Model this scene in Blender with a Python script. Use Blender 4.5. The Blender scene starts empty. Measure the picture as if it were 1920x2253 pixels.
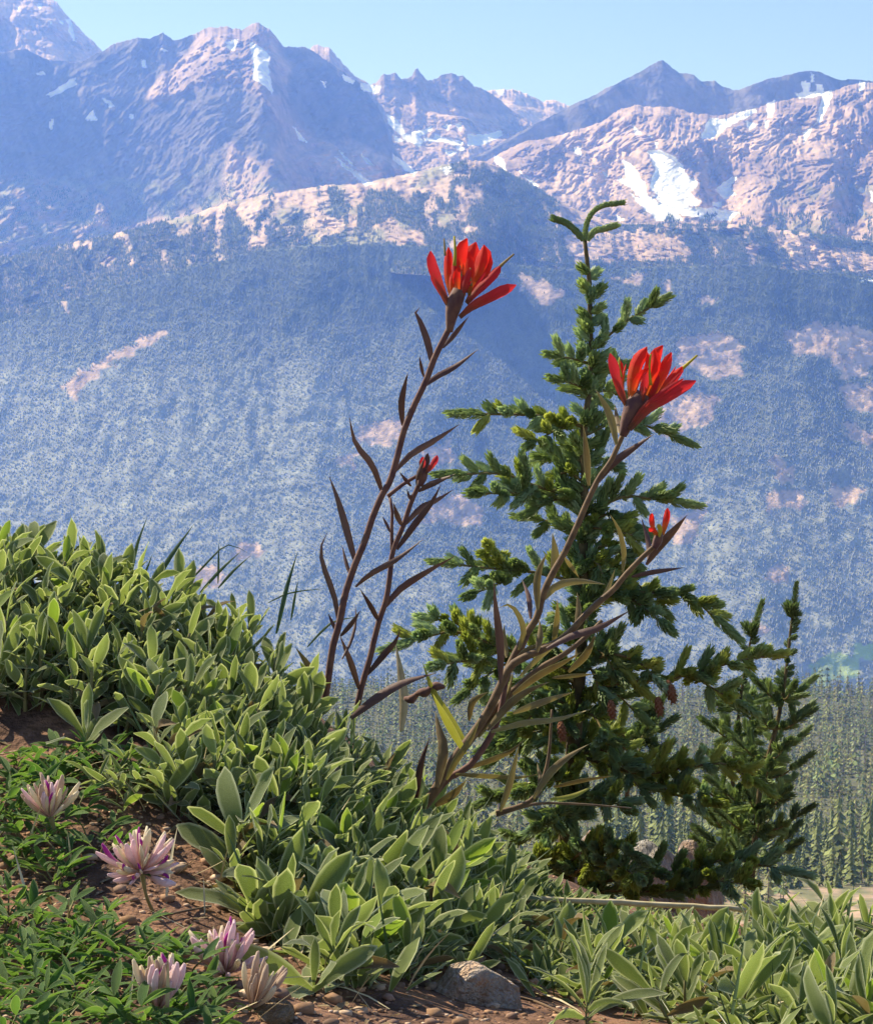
import bpy, math, random
import numpy as np
from mathutils import Vector, Matrix

# ------------------------------------------------------------------ camera, sky, sun, exposure
scene = bpy.context.scene
COL = scene.collection
W0, H0 = 1920.0, 2253.0                 # frame units used for measuring directions
VFOV = math.radians(30.0)
FPX = H0 / 2 / math.tan(VFOV / 2)
PITCH = math.radians(-3.0)
CAM = np.array([0.0, 0.0, 0.0])
SUN_AZ, SUN_EL = math.radians(-54.0), math.radians(44.0)

cam_data = bpy.data.cameras.new('camera')
cam_data.sensor_fit = 'VERTICAL'
cam_data.angle = VFOV
cam_data.clip_start = 0.05
cam_data.clip_end = 60000
cam = bpy.data.objects.new('camera', cam_data)
cam.location = CAM
cam.rotation_euler = (math.radians(90) + PITCH, 0, 0)
COL.objects.link(cam)
scene.camera = cam

world = bpy.data.worlds.new('World')
scene.world = world
world.use_nodes = True
wn = world.node_tree
sky = wn.nodes.new('ShaderNodeTexSky')
sky.sky_type = 'NISHITA'
sky.sun_disc = False
sky.sun_elevation = SUN_EL
sky.sun_rotation = SUN_AZ
sky.altitude = 3200
sky.air_density = 1.0
sky.dust_density = 2.2
sky.ozone_density = 0.9
wn.links.new(sky.outputs[0], wn.nodes['Background'].inputs[0])
wn.nodes['Background'].inputs[1].default_value = 0.105

sun_data = bpy.data.lights.new('sun', 'SUN')
sun_data.energy = 5.0
sun_data.angle = math.radians(0.5)
sun_data.color = (1.0, 0.95, 0.88)
sun = bpy.data.objects.new('sun', sun_data)
sdir = Vector((math.sin(SUN_AZ) * math.cos(SUN_EL), math.cos(SUN_AZ) * math.cos(SUN_EL), math.sin(SUN_EL)))
sun.rotation_euler = sdir.to_track_quat('Z', 'Y').to_euler()
sun.location = (0, 0, 50)
COL.objects.link(sun)

scene.view_settings.view_transform = 'Standard'
scene.view_settings.look = 'None'
scene.view_settings.exposure = 0.68
scene.view_settings.gamma = 1.0
scene.view_settings.use_curve_mapping = False
scene.render.engine = 'CYCLES'
scene.cycles.use_denoising = True
scene.cycles.max_bounces = 7
scene.cycles.diffuse_bounces = 4
scene.cycles.glossy_bounces = 2
scene.cycles.transmission_bounces = 3
scene.cycles.transparent_max_bounces = 8
scene.cycles.volume_bounces = 2
scene.cycles.sample_clamp_indirect = 6.0

# ------------------------------------------------------------------ helpers
rng = np.random.default_rng(7)
random.seed(7)
CP, SP = math.cos(PITCH), math.sin(PITCH)


def at(px, py, d):
    """point seen in direction (px, py) at depth d metres along the view axis"""
    cx = (px - W0 / 2) / FPX
    cy = (H0 / 2 - py) / FPX
    return np.array([d * cx, d * (CP - cy * SP), d * (SP + cy * CP)])


def at_np(px, py, d):
    cx = (px - W0 / 2) / FPX
    cy = (H0 / 2 - py) / FPX
    return np.stack([d * cx, d * (CP - cy * SP), d * (SP + cy * CP)], -1)


def proj_np(P):
    d = P[..., 1] * CP + P[..., 2] * SP
    u = -P[..., 1] * SP + P[..., 2] * CP
    return W0 / 2 + FPX * P[..., 0] / d, H0 / 2 - FPX * u / d, d


_perm = rng.permutation(512)
_ang = rng.uniform(0, 2 * np.pi, 512)
_gx, _gy = np.cos(_ang), np.sin(_ang)


def perlin(x, y, seed=0):
    xi = np.floor(x).astype(np.int64); yi = np.floor(y).astype(np.int64)
    xf = x - xi; yf = y - yi
    u = xf * xf * xf * (xf * (xf * 6 - 15) + 10)
    v = yf * yf * yf * (yf * (yf * 6 - 15) + 10)

    def g(ix, iy, fx, fy):
        h = _perm[(_perm[(ix + seed * 57) & 511] + iy) & 511]
        return _gx[h] * fx + _gy[h] * fy
    a = g(xi, yi, xf, yf); b = g(xi + 1, yi, xf - 1, yf)
    c = g(xi, yi + 1, xf, yf - 1); d = g(xi + 1, yi + 1, xf - 1, yf - 1)
    return ((a * (1 - u) + b * u) * (1 - v) + (c * (1 - u) + d * u) * v) * 1.5


def fbm(x, y, oct=5, seed=0, ridged=False, gain=0.5):
    s = 0; a = 1.0; t = 0
    for o in range(oct):
        n = perlin(x * 2 ** o, y * 2 ** o, seed + o * 3)
        if ridged:
            n = 1 - 2 * np.abs(n)
        s = s + a * n; t += a; a *= gain
    return s / t


def blur(m, r):
    if r < 1:
        return m
    k = np.exp(-0.5 * (np.arange(-2 * r, 2 * r + 1) / r) ** 2); k /= k.sum()
    for ax in (0, 1):
        p = [(0, 0), (0, 0)]; p[ax] = (2 * r, 2 * r)
        q = np.pad(m, p, mode='edge')
        m = np.apply_along_axis(lambda v: np.convolve(v, k, 'valid'), ax, q)
    return m


def inpoly(px, py, poly):
    inside = np.zeros(px.shape, bool)
    n = len(poly)
    for i in range(n):
        x1, y1 = poly[i]; x2, y2 = poly[(i + 1) % n]
        if y1 == y2:
            continue
        c = ((y1 > py) != (y2 > py)) & (px < (x2 - x1) * (py - y1) / (y2 - y1) + x1)
        inside ^= c
    return inside


def smooth(a, b, x):
    t = np.clip((x - a) / (b - a), 0, 1)
    return t * t * (3 - 2 * t)


def lin(c):
    return tuple(((v / 12.92) if v <= 0.04045 else ((v + 0.055) / 1.055) ** 2.4) for v in c)


def mesh_np(name, V, F, mat, cols=None, smooth_shade=False, attrs=None):
    """V (n,3), F (m,k) int -> mesh datablock"""
    me = bpy.data.meshes.new(name)
    V = np.asarray(V, np.float32); F = np.asarray(F, np.int32)
    n, m, k = len(V), len(F), F.shape[1]
    me.vertices.add(n); me.loops.add(m * k); me.polygons.add(m)
    me.vertices.foreach_set('co', V.ravel())
    me.loops.foreach_set('vertex_index', F.ravel())
    me.polygons.foreach_set('loop_start', np.arange(0, m * k, k, dtype=np.int32))
    if smooth_shade:
        me.polygons.foreach_set('use_smooth', np.ones(m, bool))
    if cols is not None:
        ca = me.color_attributes.new('col', 'FLOAT_COLOR', 'POINT')
        c4 = np.ones((n, 4), np.float32); c4[:, :3] = cols
        ca.data.foreach_set('color', c4.ravel())
    if attrs:
        for an, av in attrs.items():
            a = me.attributes.new(an, 'FLOAT', 'POINT')
            a.data.foreach_set('value', np.asarray(av, np.float32).ravel())
    me.update(calc_edges=True)
    me.validate()
    if mat:
        me.materials.append(mat)
    return me


def obj(name, me, parent=None, label=None, cat=None, group=None, kind=None):
    o = bpy.data.objects.new(name, me)
    COL.objects.link(o)
    if parent:
        o.parent = parent
    if label: o['label'] = label
    if cat: o['category'] = cat
    if group: o['group'] = group
    if kind: o['kind'] = kind
    return o


def grid_faces(nr, nc):
    i = np.arange((nr - 1) * (nc - 1))
    r, c = i // (nc - 1), i % (nc - 1)
    a = r * nc + c
    return np.stack([a, a + 1, a + nc + 1, a + nc], -1)


def new_mat(name):
    m = bpy.data.materials.new(name)
    m.use_nodes = True
    nt = m.node_tree
    return m, nt, nt.nodes['Principled BSDF']


def N(nt, t, **kw):
    n = nt.nodes.new(t)
    for k, v in kw.items():
        setattr(n, k, v)
    return n


def mat_attr(name, rough=0.9, nscale=0.02, namt=0.35, bscale=None, bstr=0.0, coord='Object', detail=6):
    """colour attribute 'col' times procedural mottling, with procedural relief"""
    m, nt, p = new_mat(name)
    L = nt.links.new
    a = N(nt, 'ShaderNodeAttribute'); a.attribute_name = 'col'
    tc = N(nt, 'ShaderNodeTexCoord')
    nz = N(nt, 'ShaderNodeTexNoise'); nz.inputs['Scale'].default_value = nscale; nz.inputs['Detail'].default_value = detail
    nz.inputs['Roughness'].default_value = 0.65
    L(tc.outputs[coord], nz.inputs['Vector'])
    mr = N(nt, 'ShaderNodeMapRange')
    mr.inputs['From Min'].default_value = 0.3; mr.inputs['From Max'].default_value = 0.7
    mr.inputs['To Min'].default_value = 1 - namt; mr.inputs['To Max'].default_value = 1 + namt
    L(nz.outputs['Fac'], mr.inputs['Value'])
    mx = N(nt, 'ShaderNodeMix', data_type='RGBA', blend_type='MULTIPLY')
    mx.inputs['Factor'].default_value = 1.0
    L(a.outputs['Color'], mx.inputs['A']); L(mr.outputs['Result'], mx.inputs['B'])
    L(mx.outputs['Result'], p.inputs['Base Color'])
    p.inputs['Roughness'].default_value = rough
    p.inputs['Specular IOR Level'].default_value = 0.2
    if bscale:
        nb = N(nt, 'ShaderNodeTexNoise'); nb.inputs['Scale'].default_value = bscale; nb.inputs['Detail'].default_value = 8
        L(tc.outputs[coord], nb.inputs['Vector'])
        b = N(nt, 'ShaderNodeBump'); b.inputs['Strength'].default_value = 1.0; b.inputs['Distance'].default_value = bstr
        L(nb.outputs['Fac'], b.inputs['Height']); L(b.outputs['Normal'], p.inputs['Normal'])
    return m


# ------------------------------------------------------------------ the far country: mountains
c1 = lambda pts: [(x * 0.5436, y * 0.5436) for x, y in pts]
c2 = lambda pts: [(960 + x * 0.5436, y * 0.5436) for x, y in pts]
SNOW = [c1(p) for p in (
    [(1015, 180), (1062, 205), (1088, 240), (1082, 270), (1098, 362), (1060, 332), (1028, 312), (1030, 260)],
    [(198, 380), (295, 318), (302, 345), (215, 388)],
    [(150, 295), (180, 290), (182, 302), (155, 306)], [(420, 396), (445, 410), (462, 430), (445, 435)],
    [(350, 480), (375, 445), (390, 485)], [(525, 460), (540, 460), (540, 482), (528, 480)],
    [(200, 495), (216, 485), (214, 525), (204, 522)], [(575, 248), (590, 250), (590, 272), (576, 268)],
    [(1300, 330), (1322, 335), (1315, 355)], [(655, 195), (680, 205), (660, 215)], [(915, 170), (960, 165), (950, 200), (930, 200)],
    [(1188, 512), (1238, 572), (1212, 566)], [(1366, 640), (1420, 680), (1504, 735), (1470, 742), (1385, 668)],
    [(1463, 620), (1508, 665), (1480, 658)], [(1592, 628), (1680, 690), (1660, 702), (1598, 652)],
    [(1375, 612), (1390, 620), (1430, 665), (1410, 660)],
    [(1573, 472), (1612, 488), (1642, 540), (1702, 570), (1690, 584), (1636, 562), (1588, 512)],
    [(1673, 540), (1738, 516), (1744, 530), (1700, 555), (1724, 572), (1690, 568)], [(1595, 550), (1635, 572), (1605, 575)],
    [(1720, 560), (1766, 560), (1760, 574), (1725, 572)],
    [(1386, 300), (1428, 322), (1424, 338), (1395, 325)], [(1463, 338), (1535, 352), (1525, 375), (1473, 367)],
    [(270, 78), (288, 85), (305, 165), (280, 130)], [(150, 15), (172, 15), (165, 40)], [(65, 25), (85, 30), (75, 48)],
    [(240, 80), (256, 85), (250, 100)], [(200, 85), (215, 90), (205, 102)],
)] + [c2(p) for p in (
    [(0, 548), (97, 573), (92, 587), (0, 574)], [(138, 545), (200, 545), (252, 532), (258, 550), (190, 582), (138, 587)],
    [(73, 500), (104, 500), (97, 530)], [(28, 508), (58, 503), (46, 527)], [(80, 592), (115, 594), (110, 608), (84, 606)],
    [(33, 603), (80, 618), (52, 630)], [(232, 632), (262, 638), (280, 684), (243, 666)], [(18, 680), (68, 676), (42, 704)],
    [(332, 690), (412, 750), (385, 748)], [(240, 365), (270, 360), (268, 385), (248, 388)],
    [(866, 628), (902, 622), (960, 645), (994, 690), (1002, 708), (1044, 738), (1014, 770), (1048, 800), (1042, 818), (970, 818), (918, 792), (880, 760), (882, 720), (898, 690)],
    [(766, 665), (802, 688), (842, 748), (852, 790), (965, 858), (968, 878), (918, 868), (848, 812), (788, 762), (742, 733), (778, 728)],
    [(796, 793), (852, 822), (924, 876), (890, 888), (838, 842)],
    [(896, 796), (960, 816), (1002, 818), (1032, 842), (1110, 843), (1198, 858), (1162, 888), (1108, 882), (1028, 872), (958, 852)],
    [(1135, 767), (1188, 722), (1213, 718), (1188, 760), (1204, 782), (1165, 798)], [(1118, 818), (1148, 815), (1148, 834), (1122, 836)],
    [(792, 500), (828, 540), (803, 538)], [(858, 545), (874, 550), (870, 562)], [(878, 575), (894, 582), (888, 596)],
    [(558, 602), (582, 602), (580, 624), (562, 620)], [(662, 685), (698, 714), (680, 710)],
    [(1082, 548), (1108, 488), (1130, 477), (1150, 488), (1266, 446), (1274, 462), (1172, 512), (1120, 554)],
    [(1338, 422), (1370, 412), (1357, 468), (1338, 468)], [(1252, 490), (1294, 503), (1260, 528)], [(1326, 486), (1342, 488), (1338, 516), (1328, 514)],
    [(1465, 383), (1590, 375), (1588, 402), (1557, 472), (1528, 500), (1548, 430), (1562, 394), (1475, 402)],
    [(1518, 512), (1486, 580), (1484, 540)], [(1712, 332), (1735, 332), (1722, 368), (1710, 366)],
    [(1476, 330), (1508, 335), (1506, 378), (1484, 372)], [(1510, 300), (1526, 304), (1526, 326), (1514, 326)], [(1534, 342), (1560, 344), (1560, 376), (1540, 374)],
    [(1697, 832), (1732, 868), (1712, 858)], [(1710, 762), (1727, 762), (1726, 780), (1712, 778)],
    [(1756, 780), (1775, 785), (1770, 815), (1757, 810)], [(722, 870), (755, 886), (740, 894)], [(1690, 1128), (1766, 1122), (1760, 1140)],
)]
SNOWBB = [(min(x for x, y in p), max(x for x, y in p), min(y for x, y in p), max(y for x, y in p)) for p in SNOW]


def snow_mask(px, py):
    wx = px + 7.0 * fbm(px / 16, py / 16, 5, 40, gain=0.7); wy = py + 7.0 * fbm(px / 16, py / 16, 5, 44, gain=0.7)
    m = np.zeros(px.shape, bool)
    for p, (a, b, c, d) in zip(SNOW, SNOWBB):
        q = (wx > a - 16) & (wx < b + 16) & (wy > c - 16) & (wy < d + 16)
        if q.any():
            c_ = np.mean(p, 0); r = m[q]; r |= inpoly(wx[q], wy[q], [tuple(c_ + (np.array(v_) - c_) * 1.18) for v_ in p]); m[q] = r
    return m 


DS = 0.68                                # overall distance of the range
M_ROCK = mat_attr('mountain_rock', 0.95, 0.03, 0.34, 0.035, 8.0)
ROCK = np.array([0.29, 0.205, 0.17]); SCREE = np.array([0.50, 0.355, 0.275]); TUNDRA = np.array([0.27, 0.27, 0.15])
FLOOR = np.array([0.06, 0.075, 0.035]); SNOWC = np.array([0.92, 0.92, 0.93]); SHADEROCK = np.array([0.15, 0.13, 0.135])  # the darkest rock tone carries the shade of sunless faces


def ray_k(py):
    cy = (H0 / 2 - py) / FPX
    return (SP + cy * CP) / (CP - cy * SP)


def mountain(name, crest, base, d0, slope_fn, color_fn, nu, nv, rough=0.02, seed=0, x0=-60, x1=1980, wob=220, label=None, crestn=2.0, power=1.0, tilt=0.5, lat=17):
    """march each column down from the skyline: height falls with the local slope, so steep ground stays far and gentle ground comes forward"""
    xs = np.linspace(x0, x1, nu)
    cx, cyy = zip(*crest)
    cr = np.interp(xs, cx, cyy)
    jag = crestn * (fbm(xs / 26, xs * 0 + seed + 0.37, 5, seed, gain=0.7) * 3 + 1.2 * fbm(xs / 5, xs * 0 + seed + 0.61, 3, seed + 2, ridged=True))
    bx, byy = zip(*base)
    bs = np.maximum(np.interp(xs, bx, byy), cr + 30)
    t = np.linspace(0, 1, nv) ** power
    PX = np.repeat(xs[None], nv, 0)
    PY = cr[None] + (bs - cr)[None] * t[:, None] + jag[None] * np.clip(1 - t * (bs - cr).mean() / 26.0, 0, 1)[:, None] ** 1.5
    S = np.clip(slope_fn(PX, PY), 0.14, 2.5)
    sn_ = blur(snow_mask(PX, PY).astype(float), 2)
    PY = np.maximum.accumulate(PY + np.arange(nv)[:, None] * 1e-4, 0)
    dd = (d0(xs) if callable(d0) else np.full(nu, float(d0)))
    dd = dd * DS + DS * wob * fbm(xs / 260, xs * 0 + 3.3, 4, seed + 5)
    K = ray_k(PY)
    Y = np.empty((nv, nu)); Y[0] = dd
    for i in range(1, nv):
        tt = np.maximum(S[i], np.maximum(K[i - 1], K[i]) + 0.08)
        Y[i] = Y[i - 1] * (tt - K[i - 1]) / (tt - K[i])
    rows = np.linspace(0, 1, nv)[:, None]
    lY = np.log(Y); hn = np.hanning(2 * lat + 3)[1:-1]; sm_ = np.stack([np.convolve(np.pad(r, lat, mode='edge'), hn / hn.sum(), 'valid') for r in lY])
    lY = lY * (1 - smooth(0, 0.12, rows)) + sm_ * smooth(0, 0.12, rows)
    Y = np.exp(lY)
    # rugged relief: push along the line of sight, so gullies and ribs stand out of the slope
    X = Y * (PX - W0 / 2) / FPX / (CP - (H0 / 2 - PY) / FPX * SP)
    Z = Y * K
    amp = rough * (0.12 + 0.88 * smooth(0, 0.06, t)[:, None]) * (0.4 + 0.6 * smooth(1.5, 0.8, S)) * (1 - 0.75 * sn_)
    X, Z = X / DS, Z / DS
    wx = X + 70 * fbm(X / 300, Z / 260, 3, seed + 21); wz = Z + 70 * fbm(X / 280, Z / 300, 3, seed + 25)
    rel = fbm((wx + tilt * wz) / 430, (wz - tilt * wx) / 900, 6, seed + 9, ridged=True, gain=0.58) * 0.75 + fbm((wx + tilt * wz) / 120, wz / 150, 5, seed + 13, gain=0.75) * 0.75
    X, Z = X * DS, Z * DS
    Y2 = Y * (1 - amp * rel)
    P = np.stack([X * Y2 / Y, Y2, Z * Y2 / Y], -1)
    # real back side
    back = []
    for s_, dz in ((180, 0.9), (900, 0.7)):
        q = P[0].copy(); q[:, 1] += s_; q[:, 0] *= (P[0][:, 1] + s_) / P[0][:, 1]; q[:, 2] -= s_ * dz
        back.append(q)
    P = np.concatenate([np.stack(back[::-1]), P], 0)
    PYf = np.concatenate([np.repeat(PY[:1] , 2, 0), PY], 0); PXf = np.repeat(xs[None], nv + 2, 0)
    c = color_fn(PXf, PYf, P)
    sm = snow_mask(PXf, PYf).astype(float)[..., None]
    c = c * (1 - sm) + SNOWC * sm
    F = grid_faces(nv + 2, nu)[:, ::-1]
    me = mesh_np(name, P.reshape(-1, 3), F, M_ROCK, c.reshape(-1, 3), smooth_shade=True)
    o = obj(name, me, kind='structure', label=label)
    return P[2:], PX, PY


def region(PX, PY, polys, r):
    m = np.zeros(PX.shape)
    for p in polys:
        m = np.maximum(m, inpoly(PX, PY, p))
    return blur(m.astype(float), r)


def rockcol(P, a, b, seed, sc=300.0):
    n = fbm(P[..., 0] / sc, P[..., 2] / sc + P[..., 1] / (3 * sc), 6, seed, gain=0.6)[..., None]
    w = smooth(-0.25, 0.25, n)
    f = fbm((P[..., 0] + 0.4 * P[..., 2]) / (0.16 * sc), P[..., 2] / (0.34 * sc), 5, seed + 61, gain=0.7)[..., None]
    rib = smooth(0.02, 0.32, f)
    return (a * (1 - w) + b * w) * (1.12 - 0.55 * rib)


# pale far peak at the left
mountain('mountain', [(-60, -60), (114, -2), (125, 5), (158, 43), (190, 76), (220, 106), (260, 150), (300, 200)], [(-60, 175), (300, 235)], 9300,
         lambda x, y: 0.66 + 1.2 * region(x, y, [[(-60, 30), (5, 40), (40, 65), (35, 85), (0, 110), (-60, 130)]], 3) + 0.25 * fbm(x / 40, y / 40, 3, 71),
         lambda x, y, P: rockcol(P, ROCK * 1.15, SCREE * 1.15, 1), 210, 120, 0.012, 1, -60, 310, label='pale rocky peak at the far end of the range')
# distant pink summits in the gap
mountain('mountain', [(1000, 230), (1071, 198), (1101, 195), (1134, 197), (1167, 209), (1194, 223), (1215, 217), (1248, 231), (1300, 260)], [(1000, 330), (1300, 330)], 9700,
         lambda x, y: 0.6 + 0.3 * fbm(x / 30, y / 30, 3, 31), lambda x, y, P: rockcol(P, SCREE * 1.1, SCREE * 1.3, 2), 160, 60, 0.008, 2, 1000, 1300,
         label='distant pink summits showing in the gap of the skyline')
# pinnacle ridge closing the valley head
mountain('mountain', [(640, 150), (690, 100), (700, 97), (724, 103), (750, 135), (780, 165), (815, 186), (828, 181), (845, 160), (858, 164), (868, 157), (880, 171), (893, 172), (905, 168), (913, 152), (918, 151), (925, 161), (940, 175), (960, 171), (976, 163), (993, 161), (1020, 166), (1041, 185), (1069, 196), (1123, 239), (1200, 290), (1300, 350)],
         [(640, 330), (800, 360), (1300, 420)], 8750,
         lambda x, y: 0.62 + 1.3 * region(x, y, [[(826, 150), (1000, 150), (1125, 235), (1110, 262), (1040, 262), (960, 250), (900, 225), (850, 210), (826, 196)]], 4)
         + 0.1 * fbm(x / 50, y / 50, 4, 33),
         lambda x, y, P: rockcol(P, ROCK, SCREE, 3) * (1 - 0.45 * region(x, y, [[(826, 140), (1000, 140), (1140, 235), (1110, 255), (1020, 245), (960, 225), (850, 195)]], 2)[..., None]),  # shade of the pinnacle faces darkened into the rock colour
         330, 175, 0.012, 3, 640, 1300, crestn=2.2, label='jagged pinnacle ridge at the head of the valley')
# dark right-hand peak
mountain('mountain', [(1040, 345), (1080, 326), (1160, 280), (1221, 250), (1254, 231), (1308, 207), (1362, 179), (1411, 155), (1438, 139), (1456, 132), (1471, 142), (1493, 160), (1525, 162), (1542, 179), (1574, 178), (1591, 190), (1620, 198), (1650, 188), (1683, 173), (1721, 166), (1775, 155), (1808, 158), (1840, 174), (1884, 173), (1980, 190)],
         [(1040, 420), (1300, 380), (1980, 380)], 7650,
         lambda x, y: 2.0 + 0.3 * fbm(x / 60, y / 60, 3, 35), lambda x, y, P: rockcol(P, SHADEROCK * 0.8, SHADEROCK * 1.2, 4), 420, 100, 0.008, 4, 1040, 1980,  # sunless face: its shade is put into the rock colour too
         crestn=1.6, label='dark pointed peak above the snowy bowl')

# big left massif
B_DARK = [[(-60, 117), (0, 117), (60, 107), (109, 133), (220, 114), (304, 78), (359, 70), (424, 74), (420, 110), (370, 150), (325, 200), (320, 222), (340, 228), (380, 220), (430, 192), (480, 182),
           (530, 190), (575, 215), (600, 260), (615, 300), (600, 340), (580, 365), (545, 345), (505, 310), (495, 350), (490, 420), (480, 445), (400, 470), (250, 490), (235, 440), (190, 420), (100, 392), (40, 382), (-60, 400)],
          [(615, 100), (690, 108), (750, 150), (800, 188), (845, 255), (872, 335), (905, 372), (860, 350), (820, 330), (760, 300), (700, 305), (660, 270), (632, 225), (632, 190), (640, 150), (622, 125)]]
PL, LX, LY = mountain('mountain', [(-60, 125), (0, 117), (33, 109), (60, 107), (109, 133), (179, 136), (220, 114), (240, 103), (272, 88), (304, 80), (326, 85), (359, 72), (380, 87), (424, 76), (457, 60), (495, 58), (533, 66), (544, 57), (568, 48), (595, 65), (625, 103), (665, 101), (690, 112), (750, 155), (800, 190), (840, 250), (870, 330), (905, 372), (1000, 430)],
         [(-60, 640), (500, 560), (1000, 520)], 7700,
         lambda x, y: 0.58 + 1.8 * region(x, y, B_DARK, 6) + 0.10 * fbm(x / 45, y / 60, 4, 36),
         lambda x, y, P: (lambda r, d, g: (rockcol(P, ROCK, SCREE, 5) * (1 - d) + rockcol(P, SHADEROCK * 0.6, SHADEROCK * 1.05, 6) * d) * (1 - g) + TUNDRA * g)(  # shade of the steep faces painted into the rock colour
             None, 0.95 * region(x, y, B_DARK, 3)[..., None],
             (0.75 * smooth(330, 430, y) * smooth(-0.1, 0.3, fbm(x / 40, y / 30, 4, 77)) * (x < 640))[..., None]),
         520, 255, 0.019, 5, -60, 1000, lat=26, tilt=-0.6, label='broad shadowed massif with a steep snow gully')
# lit basin and its rim on the right
F_DARK = [[(1270, 265), (1330, 262), (1360, 245), (1400, 300), (1420, 340), (1360, 345), (1310, 320)], [(1560, 300), (1620, 290), (1640, 380), (1600, 400), (1560, 360)], [(1850, 300), (1920, 250), (1920, 400), (1860, 420)]]
PF, FX, FY = mountain('mountain', [(900, 520), (1000, 430), (1060, 356), (1090, 343), (1140, 315), (1230, 295), (1290, 280), (1330, 262), (1362, 240), (1400, 232), (1440, 235), (1480, 232), (1520, 248), (1570, 254), (1640, 243), (1700, 225), (1760, 212), (1830, 200), (1880, 182), (1980, 178)],
         [(900, 580), (1980, 630)], 7100,
         lambda x, y: 0.55 + 0.45 * region(x, y, F_DARK, 8) + 0.10 * fbm(x / 110, y / 60, 4, 37) - 0.12 * smooth(380, 470, y),
         lambda x, y, P: (lambda g: rockcol(P, ROCK, SCREE * 1.05, 7) * (1 - g) + TUNDRA * g)((0.55 * smooth(0.0, 0.4, fbm(x / 60, y / 40, 4, 78)) * smooth(1640, 1760, x) * smooth(330, 400, y))[..., None]),
         545, 250, 0.024, 6, 900, 1980, tilt=-0.45, label='sunlit rocky basin holding the largest snowfield')

# ------------------------------------------------------------------ patchy middle ridge, forest slope, near forest
GAPS = [[(1140, 608), (1200, 618), (1232, 640), (1205, 668), (1160, 645)], [(1445, 620), (1482, 613), (1472, 640)], [(1540, 650), (1582, 658), (1545, 674)],
        [(1498, 752), (1560, 742), (1622, 758), (1612, 812), (1560, 822), (1515, 802)], [(1738, 740), (1800, 722), (1880, 728), (1930, 740), (1890, 812), (1850, 822), (1828, 782), (1760, 772)],
        [(1450, 890), (1500, 868), (1562, 878), (1545, 930), (1470, 952), (1438, 932)], [(1858, 858), (1930, 848), (1930, 905), (1868, 892)],
        [(800, 940), (860, 922), (884, 950), (852, 972), (796, 966)], [(955, 1112), (985, 1098), (1000, 1090), (1052, 1122), (1047, 1152), (1000, 1146), (945, 1140)],
        [(745, 1005), (780, 1000), (775, 1030), (750, 1025)],
        [(1478, 1142), (1545, 1118), (1522, 1182), (1488, 1192)], [(525, 1198), (575, 1203), (555, 1228), (518, 1222)], [(100, 622), (150, 608), (146, 684), (118, 640)],
        [(150, 842), (240, 780), (340, 738), (345, 752), (250, 800), (180, 858)], [(1700, 1010), (1730, 1018), (1740, 1060), (1705, 1050)], [(1690, 1085), (1750, 1080), (1770, 1110), (1700, 1120)],
        [(1830, 1070), (1890, 1075), (1880, 1110), (1840, 1105)], [(1860, 930), (1925, 960), (1915, 985), (1870, 960)], [(930, 985), (985, 975), (990, 1010), (940, 1030)],
        [(1350, 610), (1420, 604), (1400, 622)], [(420, 1250), (500, 1262), (480, 1290), (400, 1280)], [(1690, 1258), (1730, 1250), (1722, 1275), (1694, 1275)], [(1640, 1370), (1690, 1380), (1660, 1400)]]
MEADOW = [[(1775, 1462), (1830, 1432), (1892, 1446), (1885, 1490), (1800, 1512)], [(1870, 1420), (1925, 1415), (1925, 1450), (1880, 1445)]]


def wobble(px, py, a, s, seed):
    return px + a * fbm(px / s, py / s, 4, seed), py + a * fbm(px / s, py / s, 4, seed + 8)


def gap_mask(px, py):
    wx, wy = wobble(px, py, 22, 30, 50)
    m = np.zeros(px.shape, bool)
    for p in GAPS:
        c_ = np.mean(p, 0)
        m |= inpoly(wx, wy, [tuple(c_ + (np.array(v_) - c_) * 1.25) for v_ in p])
    return m


def meadow_mask(px, py):
    wx, wy = wobble(px, py, 14, 24, 60)
    m = np.zeros(px.shape, bool)
    for p in MEADOW:
        m |= inpoly(wx, wy, p)
    return m


# forest cover on the middle ridge: broken by pale slides and meadows
G_BARE = [[(925, 480), (955, 400), (985, 372), (1020, 380), (960, 430), (950, 500)], [(375, 480), (430, 470), (430, 500), (390, 520)], [(660, 440), (740, 425), (760, 500), (690, 535), (665, 520)],
          [(1240, 520), (1330, 500), (1400, 510), (1500, 520), (1520, 560), (1440, 575), (1330, 575), (1250, 560)], [(1010, 420), (1060, 400), (1050, 450), (1010, 480)], [(780, 500), (850, 470), (905, 500), (900, 535), (800, 530)],
          [(1700, 520), (1930, 560), (1930, 600), (1750, 590)]]
G_WOOD = [[(1080, 410), (1140, 420), (1200, 450), (1200, 560), (1050, 560), (1040, 520)], [(820, 430), (880, 420), (860, 470), (800, 520), (770, 520)], [(720, 410), (760, 420), (750, 490), (725, 480)]]


def g_wood(px, py):
    n = fbm(px / 38, py / 62, 5, 90, gain=0.6) + 0.25 * fbm(px / 160, py / 90, 3, 95)
    f = smooth(-0.06, 0.10, n + 0.12 - 0.45 * (px < 980) * (px > 420) * smooth(60, 0, py - np.interp(px, [0, 500, 900], [560, 445, 385]))
               + 0.25 * smooth(520, 600, py))
    wx, wy = wobble(px, py, 16, 26, 52)
    for p in G_BARE:
        f = np.where(inpoly(wx, wy, p), f * 0.08, f)
    for p in G_WOOD:
        f = np.where(inpoly(wx, wy, p), np.maximum(f, 0.9), f)
    f = np.where((px > 1230) & (py < 494 + 6 * fbm(px / 20, py / 20, 3, 7)), 0, f)
    return f


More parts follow.
